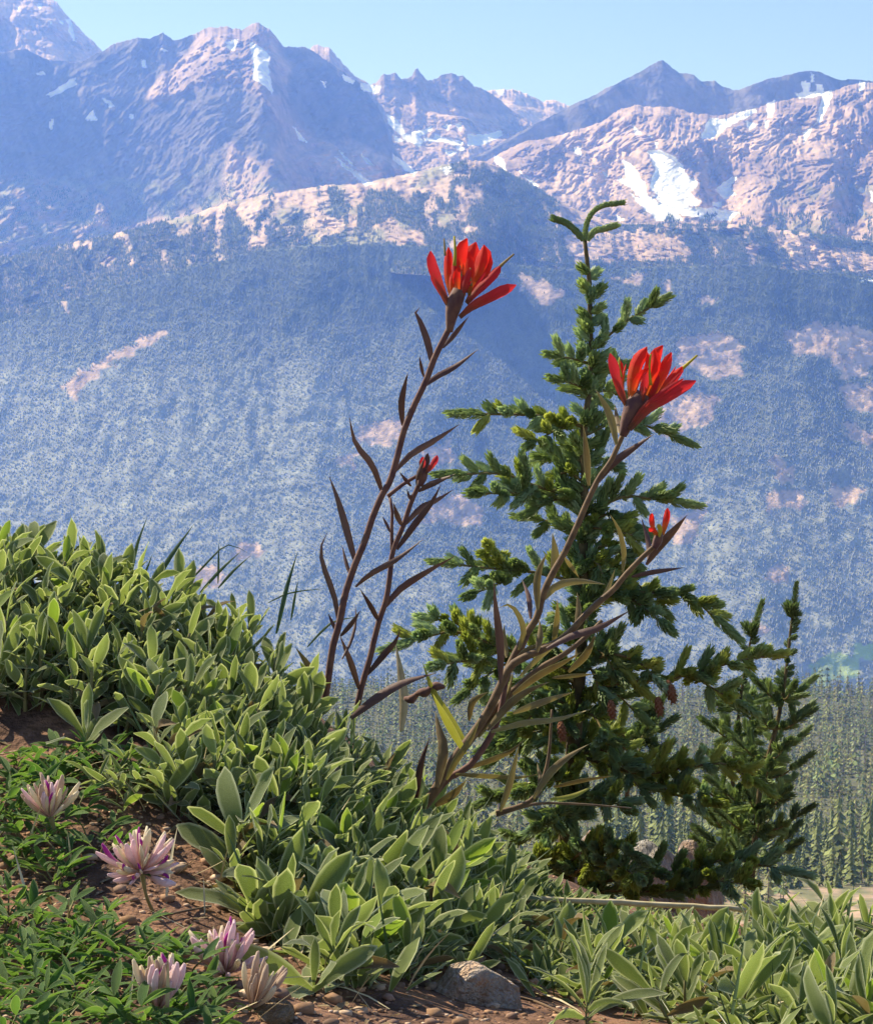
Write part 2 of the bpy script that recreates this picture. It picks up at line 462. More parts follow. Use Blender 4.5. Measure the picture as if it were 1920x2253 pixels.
def g_col(px, py, P):
    base = rockcol(P, SCREE * 0.9, SCREE * 1.15, 8)
    t = smooth(-0.1, 0.35, fbm(px / 70, py / 50, 4, 79))[..., None] * (px < 1000)[..., None] * 0.8
    base = base * (1 - t) + TUNDRA * t
    w = (g_wood(px, py) * 0.8)[..., None]
    return base * (1 - w) + FLOOR * w


PG, GX, GY = mountain('mountain', [(-60, 575), (0, 568), (100, 545), (200, 525), (300, 500), (360, 487), (430, 470), (500, 443), (600, 425), (700, 408), (800, 402), (900, 380), (960, 365), (1020, 352), (1060, 352), (1100, 368), (1150, 395), (1210, 430), (1270, 460), (1330, 482), (1400, 491), (1620, 493), (1720, 506), (1850, 520), (1980, 540)],
                       [(-60, 790), (350, 680), (700, 590), (1000, 610), (1980, 640)], 5600,
                       lambda x, y: 0.48 + 0.1 * fbm(x / 70, y / 60, 4, 38), g_col, 570, 160, 0.022, 7, label='lower ridge with broken forest and pale slides')


def grey_zone(px, py):
    # valley haze put into the colour as grey: lower left and right of slope
    a = smooth(640, 1000, py) * smooth(1100, 500, px) * 0.85 + smooth(1150, 1400, py) * 0.5 + smooth(900, 1150, py) * smooth(1000, 1400, px) * 0.6 + 0.2 + 0.3 * smooth(600, 850, py)
    # uneven stands, gullies and old slide tracks running down the slope
    st = 0.28 * fbm((px + 0.5 * py) / 170, py / 260, 4, 120) + 0.14 * fbm((px - 0.3 * py) / 46, py / 190, 4, 124, ridged=True) - 0.1
    return a + st


def h_wood(px, py):
    edge = np.interp(px, [0, 200, 348, 490, 570, 680, 815, 960, 1040, 1200, 1313, 1503, 1694, 1748, 1920], [700, 640, 603, 570, 549, 538, 535, 543, 565, 590, 592, 584, 581, 598, 620])
    f = np.ones(px.shape)
    f = np.where(gap_mask(px, py), 0.03, f)
    n = fbm(px / 60, py / 40, 5, 97, gain=0.6)
    f = f * (1 - 0.6 * smooth(0.12, 0.4, n) * (px > 1000)) * (1 - 0.5 * smooth(0.25, 0.5, grey_zone(px, py) - 0.4))
    return np.where(meadow_mask(px, py), 0.0, f)


def h_col(px, py, P):
    g = gap_mask(px, py)[..., None].astype(float)
    md = meadow_mask(px, py)[..., None].astype(float)
    gz = np.clip(grey_zone(px, py), 0, 1)[..., None]
    base = (FLOOR * 1.2 * (1 - gz) + np.array([0.30, 0.315, 0.29]) * gz) * (1 - g) + rockcol(P, SCREE * 1.0, SCREE * 1.3, 9, 60) * g  # floor colour paled where haze lies over the slope
    return base * (1 - md) + np.array([0.36, 0.46, 0.18]) * md


PH, HX, HY = mountain('mountain', [(-60, 730), (0, 712), (100, 675), (200, 645), (348, 603), (490, 570), (570, 549), (680, 538), (815, 535), (960, 543), (1060, 566), (1200, 590), (1313, 592), (1503, 584), (1694, 581), (1748, 598), (1830, 598), (1980, 630)],
                       [(-60, 1640), (1980, 1640)], 4900,
                       lambda x, y: 0.84 + 0.04 * fbm(x / 160, y / 120, 4, 39) + 0.10 * smooth(1300, 700, y), h_col, 370, 200, 0.008, 8, wob=50, crestn=2.5,
                       label='long dark forested slope across the valley')


def sample_surface(P, n, wfn, PX, PY, seed):
    r = np.random.default_rng(seed)
    A = np.linalg.norm(np.cross(P[1:, :-1] - P[:-1, :-1], P[:-1, 1:] - P[:-1, :-1]), axis=-1)
    wgt = A * wfn(PX, PY)[:-1, :-1]
    c = np.cumsum(wgt.ravel()); c /= c[-1]
    k = np.searchsorted(c, r.random(n))
    i, j = k // A.shape[1], k % A.shape[1]
    a, b = r.random(n)[:, None], r.random(n)[:, None]
    return P[i, j] * (1 - a) * (1 - b) + P[i + 1, j] * a * (1 - b) + P[i, j + 1] * (1 - a) * b + P[i + 1, j + 1] * a * b


def forest_mesh(name, base, hts, seed, tiers=1, sides=4, label=None, c0=(0.035, 0.06, 0.03), c1_=(0.075, 0.10, 0.04), palefn=None, wide=(0.13, 0.20), soft=False):
    r = np.random.default_rng(seed)
    n = len(base)
    V, F, Cc = [], [], []
    nv = tiers * (sides + 1)
    rot = r.random(n) * 6.28
    wid = r.uniform(*wide, n)
    col = np.array(c0) + (np.array(c1_) - np.array(c0)) * r.random((n, 1)) ** 1.3
    dw = np.where(r.random(n) < 0.02, 0.6, 0.0) if palefn is None else np.clip(palefn(base) * r.uniform(0.85, 1.15, n), 0, 1)  # haze-pale share per tree if given, else a few dead grey ones
    col = col * (1 - dw[:, None]) + np.array([0.30, 0.325, 0.32]) * r.uniform(0.9, 1.1, (n, 1)) * dw[:, None]
    lean = r.normal(0, 0.02, (n, 2))
    for t in range(tiers):
        zb, zt = (-0.02, 1.0) if tiers == 1 else ((0.02, 0.68), (0.34, 1.0))[t]
        wr = 1.0 if tiers == 1 else (1.0, 0.62)[t]
        for k in range(sides):
            a = rot + 6.2832 * k / sides
            rr = hts * wid * wr * r.uniform(0.7, 1.25, n)
            V.append(np.stack([base[:, 0] + np.cos(a) * rr, base[:, 1] + np.sin(a) * rr, base[:, 2] + hts * (zb + r.uniform(-0.04, 0.06, n))], -1))
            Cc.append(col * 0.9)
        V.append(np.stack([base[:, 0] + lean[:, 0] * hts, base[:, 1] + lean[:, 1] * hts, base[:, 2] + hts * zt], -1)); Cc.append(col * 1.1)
    V = np.stack(V, 1).reshape(-1, 3); Cc = np.stack(Cc, 1).reshape(-1, 3)
    off = np.arange(n)[:, None] * nv
    for t in range(tiers):
        o_ = t * (sides + 1)
        for k in range(sides):
            F.append(np.stack([off[:, 0] + o_ + k, off[:, 0] + o_ + (k + 1) % sides, off[:, 0] + o_ + sides], -1))
    F = np.stack(F, 1).reshape(-1, 3)
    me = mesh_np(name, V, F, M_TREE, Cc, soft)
    return obj(name, me, kind='stuff', label=label)


M_TREE = mat_attr('far_conifer', 0.9, 0.4, 0.3)
r_ = np.random.default_rng(5)
q = sample_surface(PG, 38000, g_wood, GX, GY, 11)
forest_mesh('forest', q, r_.uniform(3.5, 7.5, len(q)), 1, label='scattered conifers on the lower rocky ridge')
f_wood = lambda x, y: ((y > 470) & (y < 640)) * smooth(0.0, 0.15, fbm(x / 34, y / 50, 5, 99, gain=0.6) + 0.25 * smooth(500, 590, y) - 0.05) + 0.02 * ((x > 1600) & (y > 330))
q = sample_surface(PF, 9000, f_wood, FX, FY, 12)
forest_mesh('forest', q, r_.uniform(5, 9, len(q)), 2, label='thin conifers below the snowy basin')
b_wood = lambda x, y: (smooth(385, 450, y) * (x < 560) + smooth(560, 470, x) * 0.2 * (y > 330)) * smooth(-0.02, 0.14, fbm(x / 30, y / 36, 5, 101, gain=0.6) + 0.02)
q = sample_surface(PL, 16000, b_wood, LX, LY, 14)
forest_mesh('forest', q, r_.uniform(3, 6.5, len(q)), 4, label='conifers creeping up the foot of the left massif')
q = sample_surface(PH, 94000, h_wood, HX, HY, 13)
def grey_share(b):
    px, py, d = proj_np(b)
    return np.clip(grey_zone(px, py), 0.05, 0.9)


forest_mesh('forest', q, r_.uniform(2.4, 5.6, len(q)), 3, tiers=1, palefn=grey_share, wide=(0.2, 0.3), soft=True, label='dense conifer forest across the valley')


# near hillside: falls from the foreground knoll, then a wooded bench at a few hundred metres
def bench_z(X, D):
    k = np.interp(D, [3.0, 6, 20, 80, 200, 300, 420, 600, 950, 1200, 1700], [-0.30, -0.34, -0.36, -0.33, -0.272, -0.243, -0.22, -0.188, -0.147, -0.18, -0.22])
    return k * D


ND, NU = 220, 160
Ds = np.concatenate([np.geomspace(3.4, 60, 80), np.geomspace(62, 1700, ND - 80)])
Us = np.linspace(-0.32, 0.32, NU)
Dg, Ug = np.meshgrid(Ds, Us, indexing='ij')
Xg = Dg * Ug
Zg = bench_z(Xg, Dg) + 0.012 * Dg * fbm(Xg / 120, Dg / 120, 4, 110) + 0.006 * Dg * fbm(Xg / (0.15 * 60), Dg / 9, 3, 111) * smooth(80, 20, Dg) + smooth(420, 900, Dg) * 0.02 * Dg * fbm(Xg / 200, Dg * 0 + 2, 4, 112)
PB = np.stack([Xg, Dg, Zg], -1)
nb = fbm(Ug * 70, np.log(Dg) * 14, 5, 113, gain=0.6)
wv = smooth(-0.1, 0.25, nb)[..., None]
rocky = (smooth(340, 250, Dg) * 0.9)[..., None]
cb = (np.array([0.50, 0.34, 0.24]) * wv + np.array([0.20, 0.19, 0.10]) * (1 - wv)) * rocky + np.array([0.12, 0.12, 0.06]) * (1 - rocky)
obj('hillside', mesh_np('hillside', PB.reshape(-1, 3), grid_faces(ND, NU)[:, ::-1], mat_attr('hillside_ground', 0.95, 0.6, 0.35, 2.0, 0.1), cb.reshape(-1, 3), True), kind='structure')


# near forest: single conifers, the rest of the wood as one mass
def conifer_variant(seed, dead=False, n=11, k=6):
    r = np.random.default_rng(seed)
    V, F, Cc = [], [], []

    def add(v, f, c):
        o_ = len(V); V.extend(v); F.extend([[a + o_ for a in q_] for q_ in f]); Cc.extend([c] * len(v))
    add([(0.012 * math.cos(a), 0.012 * math.sin(a), -0.03) for a in (0, 2.1, 4.2)] + [(0, 0, 1.0)], [(0, 1, 3), (1, 2, 3), (2, 0, 3)], (0.16, 0.12, 0.09))
    n = n if not dead else 7
    for i in range(n):
        z = 0.07 + 0.88 * i / n
        rad = (0.15 * (1 - z) + 0.018) * r.uniform(0.75, 1.2) * (1 if not dead else 0.55)
        a0 = r.random() * 6.28
        for j in range(k):
            a = a0 + 6.283 * j / k + r.normal(0, 0.2)
            rr = rad * r.uniform(0.6, 1.3)
            w = 0.42 if not dead else 0.12
            g = r.uniform(0.7, 1.35)
            c = (0.20 * g, 0.225 * g, 0.085 * g) if not dead else (0.26 * g, 0.24 * g, 0.22 * g)
            add([(0, 0, z + 0.055), (rr * math.cos(a - w), rr * math.sin(a - w), z - 0.015), (rr * 1.18 * math.cos(a), rr * 1.18 * math.sin(a), z - 0.045), (rr * math.cos(a + w), rr * math.sin(a + w), z - 0.015)],
                [(0, 1, 2), (0, 2, 3)], c)
    return mesh_np('conifer', V, F, M_TREE, np.array(Cc))


CON = [conifer_variant(s_) for s_ in range(5)] + [conifer_variant(50 + s_, True) for s_ in range(2)]
r_ = np.random.default_rng(21)
nt_ = 12500
D_ = np.sqrt(r_.uniform(130 ** 2, 1250 ** 2, nt_)); U_ = r_.uniform(-0.08, 0.245, nt_)
X_ = D_ * U_
Z_ = bench_z(X_, D_) + 0.012 * D_ * fbm(X_ / 120, D_ / 120, 4, 110) + smooth(420, 900, D_) * 0.02 * D_ * fbm(X_ / 200, D_ * 0 + 2, 4, 112)
TB = np.stack([X_, D_, Z_], -1)
clump = fbm(X_ / 45, D_ / 70, 4, 130)
px_, py_, dd_ = proj_np(TB)
TB = TB[(clump > -0.24) & ~((px_ > 1730) & (dd_ < 270) & (dd_ > 150))]
h_ = np.clip(r_.lognormal(1.95, 0.32, len(TB)), 3, 15) * (1 + 0.3 * np.clip(fbm(TB[:, 0] / 60, TB[:, 1] / 60, 3, 131), -1, 1))
h_ = h_ * np.interp(TB[:, 1], [130, 330], [0.3, 1.0])
px_, py_, dd_ = proj_np(TB)
front = np.argsort(np.abs(dd_ - 330) + 600 * ((px_ < 1330) | (px_ > 1935)))          # nearest ones that stand in the open at the right
single = front[:260]; rest = front[260:]
zone = lambda x, y: ('in the wood left of the fir sprig' if x < 1390 else 'in the wood between spruce and shorter fir' if x < 1600 else 'in the wood behind both young firs' if x < 1770 else 'in the wood right of the taller fir' if x < 1850 else 'in the wood by the right edge')
for k in single:
    dead = r_.random() < (0.30 if px_[k] > 1780 else 0.04)
    me = CON[5 + int(r_.integers(2))] if dead else CON[int(r_.integers(5))]
    tall = 'tall' if h_[k] > 8 else ('short' if h_[k] < 6.3 else 'middling')
    row = 'in front' if dd_[k] < 520 else ('midway back' if dd_[k] < 640 else 'far back')
    what = tall + (' grey dead conifer ' if dead else ' green conifer ') + row + ', ' + zone(px_[k], py_[k])
    o = obj('conifer_tree', me, None, what, 'tree', what)
    o.location = TB[k]; o.scale = (h_[k],) * 3; o.rotation_euler = (0, 0, r_.random() * 6.28)
vis = rest[(px_[rest] > 640) & (px_[rest] < 1960)]


def wood_mass(idx, seed):
    """the rest of the wood: the same kinds of tree joined into one mesh"""
    r = np.random.default_rng(seed)
    parts = []
    for me in [conifer_variant(300 + i_, False, 5, 5) for i_ in range(5)] + [conifer_variant(320, True)]:
        v = np.empty(len(me.vertices) * 3, np.float32); me.vertices.foreach_get('co', v)
        c = np.empty(len(me.vertices) * 4, np.float32); me.color_attributes['col'].data.foreach_get('color', c)
        f = np.array([p_.vertices[:] for p_ in me.polygons])
        parts.append((v.reshape(-1, 3), c.reshape(-1, 4)[:, :3], f))
        bpy.data.meshes.remove(me)
    Vs, Cs, Fs, off_ = [], [], [], 0
    for k in idx:
        v, c, f = parts[5 if r.random() < 0.035 else int(r.integers(5))]
        a = r.random() * 6.28; ca, sa = math.cos(a), math.sin(a)
        w = r.uniform(0.75, 1.25)
        R = np.array([[ca * w, -sa * w, 0], [sa * w, ca * w, 0], [r.normal(0, .02), r.normal(0, .02), 1]])
        Vs.append(v @ R.T * h_[k] + TB[k]); Cs.append(c * r.uniform(0.65, 1.3) * np.array([r.uniform(0.85, 1.2), 1, r.uniform(0.8, 1.3)])); Fs.append(f + off_); off_ += len(v)
    me = mesh_np('forest', np.concatenate(Vs), np.concatenate(Fs), M_TREE, np.concatenate(Cs))
    obj('forest', me, kind='stuff', label='conifer wood on the bench below the knoll')


wood_mass(vis, 31)

# ------------------------------------------------------------------ the knoll: foreground ground
GC = [(-300, 2253, .84), (0, 2253, .80), (480, 2253, .80), (960, 2253, .86), (1440, 2253, .98), (1920, 2253, 1.02), (2300, 2253, 1.05),
      (0, 2000, .95), (300, 1980, .95), (550, 1995, 1.0), (900, 2110, 1.02), (1300, 2190, 1.1),
      (0, 1720, 1.10), (300, 1740, 1.08), (600, 1815, 1.1), (0, 1640, 1.15), (300, 1620, 1.17), (500, 1690, 1.16),
      (-300, 1270, 1.33), (0, 1312, 1.33), (300, 1375, 1.33), (600, 1518, 1.33), (800, 1685, 1.33), (1000, 1920, 1.3), (1150, 2070, 1.3), (1400, 2115, 1.3), (1700, 2120, 1.25), (1920, 2120, 1.25), (2300, 2110, 1.25),
      (-300, 1440, 1.9), (0, 1500, 1.8), (300, 1580, 1.8), (600, 1700, 1.8), (900, 1870, 1.8), (1240, 2040, 2.1), (1600, 2080, 2.0), (1920, 2080, 2.0),
      (1700, 2030, 3.0), (1240, 2050, 3.0), (600, 1850, 3.0), (0, 1700, 3.0), (1920, 2060, 3.2), (2300, 2060, 3.0), (-400, 1650, 3.0), (600, 2000, 4.5), (1500, 2250, 4.5), (2300, 2250, 4.5), (-400, 1900, 4.5)]
gp = np.array([at(*c) for c in GC])
gp = np.concatenate([gp, np.array([[-.5, .2, -.27], [0, .2, -.28], [.6, .2, -.32]])])


def tps(r2):
    return np.where(r2 > 1e-12, 0.5 * r2 * np.log(np.maximum(r2, 1e-12)), 0)


_n = len(gp)
_A = np.zeros((_n + 3, _n + 3))
_A[:_n, :_n] = tps(((gp[:, None, :2] - gp[None, :, :2]) ** 2).sum(-1)) + np.eye(_n) * 0.0006
_A[:_n, _n] = 1; _A[:_n, _n + 1:] = gp[:, :2]; _A[_n, :_n] = 1; _A[_n + 1:, :_n] = gp[:, :2].T
_w = np.linalg.solve(_A, np.concatenate([gp[:, 2], [0, 0, 0]]))


def ground_z(x, y, fine=True):
    x = np.asarray(x, float); y = np.asarray(y, float)
    z = _w[_n] + _w[_n + 1] * x + _w[_n + 2] * y
    for i in range(_n):
        z = z + _w[i] * tps((x - gp[i, 0]) ** 2 + (y - gp[i, 1]) ** 2)
    if fine:
        z = z + 0.006 * fbm(x / 0.06, y / 0.06, 5, 140, gain=0.6)
    return z


_hx = np.linspace(-1.3, 1.7, 151); _hy = np.linspace(0.2, 4.7, 226)
_hz = ground_z(*np.meshgrid(_hx, _hy), False)


def gz_fast(x, y):
    fx = np.clip((x + 1.3) / 0.02, 0, 149.99); fy = np.clip((y - 0.2) / 0.02, 0, 224.99)
    i = fx.astype(int); j = fy.astype(int); a = fx - i; b = fy - j
    return (_hz[j, i] * (1 - a) + _hz[j, i + 1] * a) * (1 - b) + (_hz[j + 1, i] * (1 - a) + _hz[j + 1, i + 1] * a) * b


_D = np.linspace(0.5, 4.2, 700)


def hit(px, py):
    d = _D
    P = at_np(np.full(700, px), np.full(700, py), d)
    below = P[:, 2] < gz_fast(P[:, 0], P[:, 1])
    k = np.argmax(below) if below.any() else 699
    return P[k], d[k]


def on_ground(x, y):
    return np.array([x, y, float(ground_z(x, y))])


M_SOIL = mat_attr('red_soil', 0.95, 60.0, 0.45, 220.0, 0.004)
gy = np.concatenate([np.linspace(0.25, 2.0, 250), np.linspace(2.02, 4.6, 45)])
gx = np.linspace(-1.0, 1.35, 310)
GXm, GYm = np.meshgrid(gx, gy)
GZm = ground_z(GXm, GYm)
ng = fbm(GXm / 0.05, GYm / 0.05, 5, 141, gain=0.65)[..., None]
wg = smooth(-0.3, 0.3, ng)
cs = np.array([0.10, 0.055, 0.04]) * (1 - wg) + np.array([0.27, 0.145, 0.09]) * wg
obj('ground', mesh_np('ground', np.stack([GXm, GYm, GZm], -1).reshape(-1, 3), grid_faces(len(gy), len(gx)), M_SOIL, cs.reshape(-1, 3), True), kind='structure')


def stone_mesh(name, seed, mat, sub=2, colors=((0.5, 0.36, 0.27), (0.62, 0.5, 0.42)), flat=0.6, rough=0.28):
    import bmesh
    bm = bmesh.new()
    bmesh.ops.create_icosphere(bm, subdivisions=sub, radius=1.0)
    V = np.array([v.co[:] for v in bm.verts]); F = np.array([[v.index for v in f.verts] for f in bm.faces])
    bm.free()
    r = np.random.default_rng(seed)
    # broken facets: clip the ball with random planes, then roughen
    for i in range(9):
        nrm = r.normal(size=3); nrm /= np.linalg.norm(nrm)
        h = r.uniform(0.5, 0.85)
        dd = V @ nrm - h
        V = V - np.where(dd > 0, dd, 0)[:, None] * nrm
    nn = fbm(V[:, 0] * 1.7 + seed, V[:, 1] * 1.7 + V[:, 2] * 1.3, 5, seed, gain=0.6)
    V = V * (1 + rough * 0.4 * nn)[:, None]
    V[:, 2] *= flat
    w = smooth(-0.2, 0.3, fbm(V[:, 0] * 2.2 + 3, V[:, 1] * 2.2 - V[:, 2] * 2, 4, seed + 3))[:, None]
    c = np.array(colors[0]) * (1 - w) + np.array(colors[1]) * w
    return mesh_np(name, V, F, mat, c)


M_STONE = mat_attr('stone', 0.9, 3.0, 0.35, 9.0, 0.05)
# gravel and crumbs on the bare soil
r_ = np.random.default_rng(33)
gv, gf, gcol = [], [], []
gm = [stone_mesh('g', 200 + i, None, 1) for i in range(4)]
GM = []
for me in gm:
    v = np.empty(len(me.vertices) * 3, np.float32); me.vertices.foreach_get('co', v)
    GM.append((v.reshape(-1, 3), np.array([p_.vertices[:] for p_ in me.polygons])))
    bpy.data.meshes.remove(me)
off = 0
for i in range(3800):
    px, py = r_.uniform(-50, 1960), r_.uniform(1640, 2300)
    if i % 4:
        px = r_.uniform(-50, 1250); py = r_.uniform(1700, 2290)
    p, d = hit(px, py)
    s_ = r_.uniform(0.0007, 0.0022) * (1 + 1.8 * (r_.random() < 0.1))
    v, f = GM[i % 4]
    a = r_.random() * 6.28
    R = np.array([[math.cos(a), -math.sin(a), 0], [math.sin(a), math.cos(a), 0], [0, 0, 1]])
    gv.append((v @ R.T) * s_ + on_ground(p[0], p[1]) + [0, 0, s_ * 0.2]); gf.append(f + off); off += len(v)
    base_c = [(0.42, 0.25, 0.15), (0.5, 0.36, 0.26), (0.34, 0.2, 0.12), (0.24, 0.15, 0.11)][i % 4]
    gcol.append(np.tile(np.array(base_c) * r_.uniform(0.7, 1.3), (len(v), 1)))
obj('gravel', mesh_np('gravel', np.concatenate(gv), np.concatenate(gf), mat_attr('gravel', 0.95, 300, 0.3), np.concatenate(gcol)), kind='stuff', label='reddish gravel and crumbs on bare soil')


def rock(px, py, d, size, seed, label, cols, flat=0.6, rot=None, group=None):
    me = stone_mesh('rock', seed, M_STONE, 4, cols, flat)
    o = obj('rock', me, None, label, 'rock', group)
    o.location = at(px, py, d) if d else on_ground(*hit(px, py)[0][:2])
    o.scale = size if hasattr(size, '__len__') else (size,) * 3
    o.rotation_euler = rot or (0.2, 0.1, seed)
    return o


PINK = ((0.76, 0.52, 0.38), (0.84, 0.70, 0.60)); PALE = ((0.62, 0.54, 0.44), (0.76, 0.68, 0.6)); GREYR = ((0.36, 0.33, 0.3), (0.5, 0.45, 0.4))
rock(1045, 2205, None, (0.026, 0.020, 0.025), 61, 'pinkish rock with grey patch at the bottom below the leafy shoots', ((0.88, 0.62, 0.46), (0.92, 0.80, 0.70)), 0.75, (0.55, 0.1, 0.6))
rock(600, 2240, None, (0.0105, 0.009, 0.009), 62, 'small orange stone beside the wilted clover head', ((0.55, 0.33, 0.17), (0.62, 0.45, 0.3)), 0.8)
rock(1275, 2040, 1.62, (0.030, 0.022, 0.02), 63, 'pale rock under the dry stick', PALE, 0.8, (-0.5, 0.1, 0.4))
rock(1195, 1985, 1.75, (0.012, 0.009, 0.012), 64, 'small pale stone above the left end of the dry stick', PALE, 0.8)
rock(1292, 1925, 2.6, (0.034, 0.03, 0.075), 65, 'pinkish rock showing just above the low spruce bough', PINK, 0.8, (-0.2, 0.1, 0.3))
rock(1425, 1940, 2.75, (0.05, 0.035, 0.075), 66, 'pale rock between the low spruce boughs', PALE, 0.8, (-0.2, 0.0, 1.3))
rock(1465, 1960, 2.6, (0.036, 0.03, 0.07), 67, 'whitish rock just under the pale rock among the spruce boughs', PALE, 0.9, (-0.2, 0.1, 2.3))
rock(1535, 1950, 2.8, (0.04, 0.03, 0.075), 68, 'pink rock left of the young firs', PINK, 0.9, (-0.2, -0.1, 0.7))


# ------------------------------------------------------------------ plant materials
def leaf_mat(name, c_dark, c_light, c_edge, edge0=0.72, transl=0.35, sheen=0.25, rough=0.55, hv=0.12, scale=90.0, vary=0.35, edgemix=0.85):
    m, nt, p = new_mat(name)
    L = nt.links.new
    oi_ = N(nt, 'ShaderNodeObjectInfo')
    tc = N(nt, 'ShaderNodeTexCoord')
    nz = N(nt, 'ShaderNodeTexNoise'); nz.inputs['Scale'].default_value = scale; nz.inputs['Detail'].default_value = 5
    L(tc.outputs['Object'], nz.inputs['Vector'])
    ad = N(nt, 'ShaderNodeMath', operation='MULTIPLY_ADD')
    L(oi_.outputs['Random'], ad.inputs[0]); ad.inputs[1].default_value = 0.7; L(nz.outputs['Fac'], ad.inputs[2])
    mr = N(nt, 'ShaderNodeMapRange'); mr.inputs['From Min'].default_value = 0.45; mr.inputs['From Max'].default_value = 1.25
    L(ad.outputs[0], mr.inputs['Value'])
    mx = N(nt, 'ShaderNodeMix', data_type='RGBA')
    mx.inputs['A'].default_value = (*c_dark, 1); mx.inputs['B'].default_value = (*c_light, 1)
    L(mr.outputs['Result'], mx.inputs['Factor'])
    col = mx.outputs['Result']
    if c_edge is not None:
        at_ = N(nt, 'ShaderNodeAttribute'); at_.attribute_name = 'edge'
        me_ = N(nt, 'ShaderNodeMapRange', interpolation_type='SMOOTHSTEP')
        me_.inputs['From Min'].default_value = edge0; me_.inputs['From Max'].default_value = 1.0; me_.inputs['To Max'].default_value = edgemix
        L(at_.outputs['Fac'], me_.inputs['Value'])
        m2 = N(nt, 'ShaderNodeMix', data_type='RGBA'); m2.inputs['B'].default_value = (*c_edge, 1)
        L(me_.outputs['Result'], m2.inputs['Factor']); L(col, m2.inputs['A'])
        col = m2.outputs['Result']
    L(col, p.inputs['Base Color'])
    p.inputs['Roughness'].default_value = rough
    p.inputs['Specular IOR Level'].default_value = 0.25
    p.inputs['Sheen Weight'].default_value = sheen
    p.inputs['Sheen Roughness'].default_value = 0.4
    bp = N(nt, 'ShaderNodeBump'); bp.inputs['Strength'].default_value = 0.6; bp.inputs['Distance'].default_value = 0.0014
    L(nz.outputs['Fac'], bp.inputs['Height']); L(bp.outputs['Normal'], p.inputs['Normal'])
    tr = N(nt, 'ShaderNodeBsdfTranslucent')
    gm_ = N(nt, 'ShaderNodeMix', data_type='RGBA', blend_type='MULTIPLY'); gm_.inputs['Factor'].default_value = 1.0
    L(col, gm_.inputs['A']); gm_.inputs['B'].default_value = (1.25, 1.3, 0.75, 1)
    L(gm_.outputs['Result'], tr.inputs['Color'])
    ms = N(nt, 'ShaderNodeMixShader'); ms.inputs[0].default_value = transl
    out = nt.nodes['Material Output']
    L(p.outputs[0], ms.inputs[1]); L(tr.outputs[0], ms.inputs[2]); L(ms.outputs[0], out.inputs['Surface'])
    return m


def plain_mat(name, c1a, c2a, scale, rough=0.8, bump=0.0, sheen=0.0):
    m, nt, p = new_mat(name)
    L = nt.links.new
    tc = N(nt, 'ShaderNodeTexCoord'); oi_ = N(nt, 'ShaderNodeObjectInfo')
    nz = N(nt, 'ShaderNodeTexNoise'); nz.inputs['Scale'].default_value = scale; nz.inputs['Detail'].default_value = 6
    L(tc.outputs['Object'], nz.inputs['Vector'])
    mr = N(nt, 'ShaderNodeMapRange'); mr.inputs['From Min'].default_value = 0.3; mr.inputs['From Max'].default_value = 0.7
    L(nz.outputs['Fac'], mr.inputs['Value'])
    mx = N(nt, 'ShaderNodeMix', data_type='RGBA'); mx.inputs['A'].default_value = (*c1a, 1); mx.inputs['B'].default_value = (*c2a, 1)
    L(mr.outputs['Result'], mx.inputs['Factor']); L(mx.outputs['Result'], p.inputs['Base Color'])
    p.inputs['Roughness'].default_value = rough; p.inputs['Specular IOR Level'].default_value = 0.2
    p.inputs['Sheen Weight'].default_value = sheen
    if bump:
        b = N(nt, 'ShaderNodeBump'); b.inputs['Distance'].default_value = bump; b.inputs['Strength'].default_value = 1.0
        L(nz.outputs['Fac'], b.inputs['Height']); L(b.outputs['Normal'], p.inputs['Normal'])
    return m


M_LEAF = leaf_mat('woolly_leaf', (0.105, 0.145, 0.042), (0.275, 0.33, 0.11), (0.64, 0.66, 0.40), 0.66, 0.38, 0.5, 0.8)
M_LEAF_Y = leaf_mat('fresh_leaf', (0.20, 0.30, 0.04), (0.30, 0.40, 0.07), (0.6, 0.66, 0.3), 0.75, 0.42, 0.2)
M_OLD = leaf_mat('withered_leaf', (0.16, 0.10, 0.05), (0.34, 0.25, 0.13), (0.4, 0.32, 0.2), 0.8, 0.2, 0.1)
M_STEMG = plain_mat('green_stem', (0.16, 0.16, 0.06), (0.24, 0.2, 0.1), 200)
M_CLOVER = leaf_mat('clover_leaf', (0.06, 0.15, 0.03), (0.17, 0.28, 0.06), (0.36, 0.45, 0.18), 0.8, 0.38, 0.1)
M_PLEAF = leaf_mat('maroon_leaf', (0.075, 0.035, 0.038), (0.15, 0.08, 0.065), (0.2, 0.12, 0.09), 0.8, 0.07, 0.15)
M_PLEAF2 = leaf_mat('olive_leaf', (0.15, 0.095, 0.045), (0.28, 0.215, 0.08), (0.38, 0.31, 0.16), 0.75, 0.18, 0.2)
M_PLEAFY = leaf_mat('yellow_leaf', (0.30, 0.28, 0.05), (0.40, 0.36, 0.07), (0.45, 0.4, 0.15), 0.8, 0.35, 0.1)
M_PSTEM = plain_mat('maroon_stem', (0.09, 0.035, 0.04), (0.19, 0.09, 0.06), 160, 0.7, 0.0004, 0.2)
M_PSTEM2 = plain_mat('brown_stem', (0.10, 0.055, 0.033), (0.21, 0.125, 0.06), 160, 0.7, 0.0004, 0.2)
M_STRAW = plain_mat('straw', (0.48, 0.39, 0.22), (0.68, 0.58, 0.38), 120, 0.8)
M_GRASS = leaf_mat('grass_blade', (0.045, 0.085, 0.05), (0.09, 0.14, 0.07), None, transl=0.3, sheen=0)


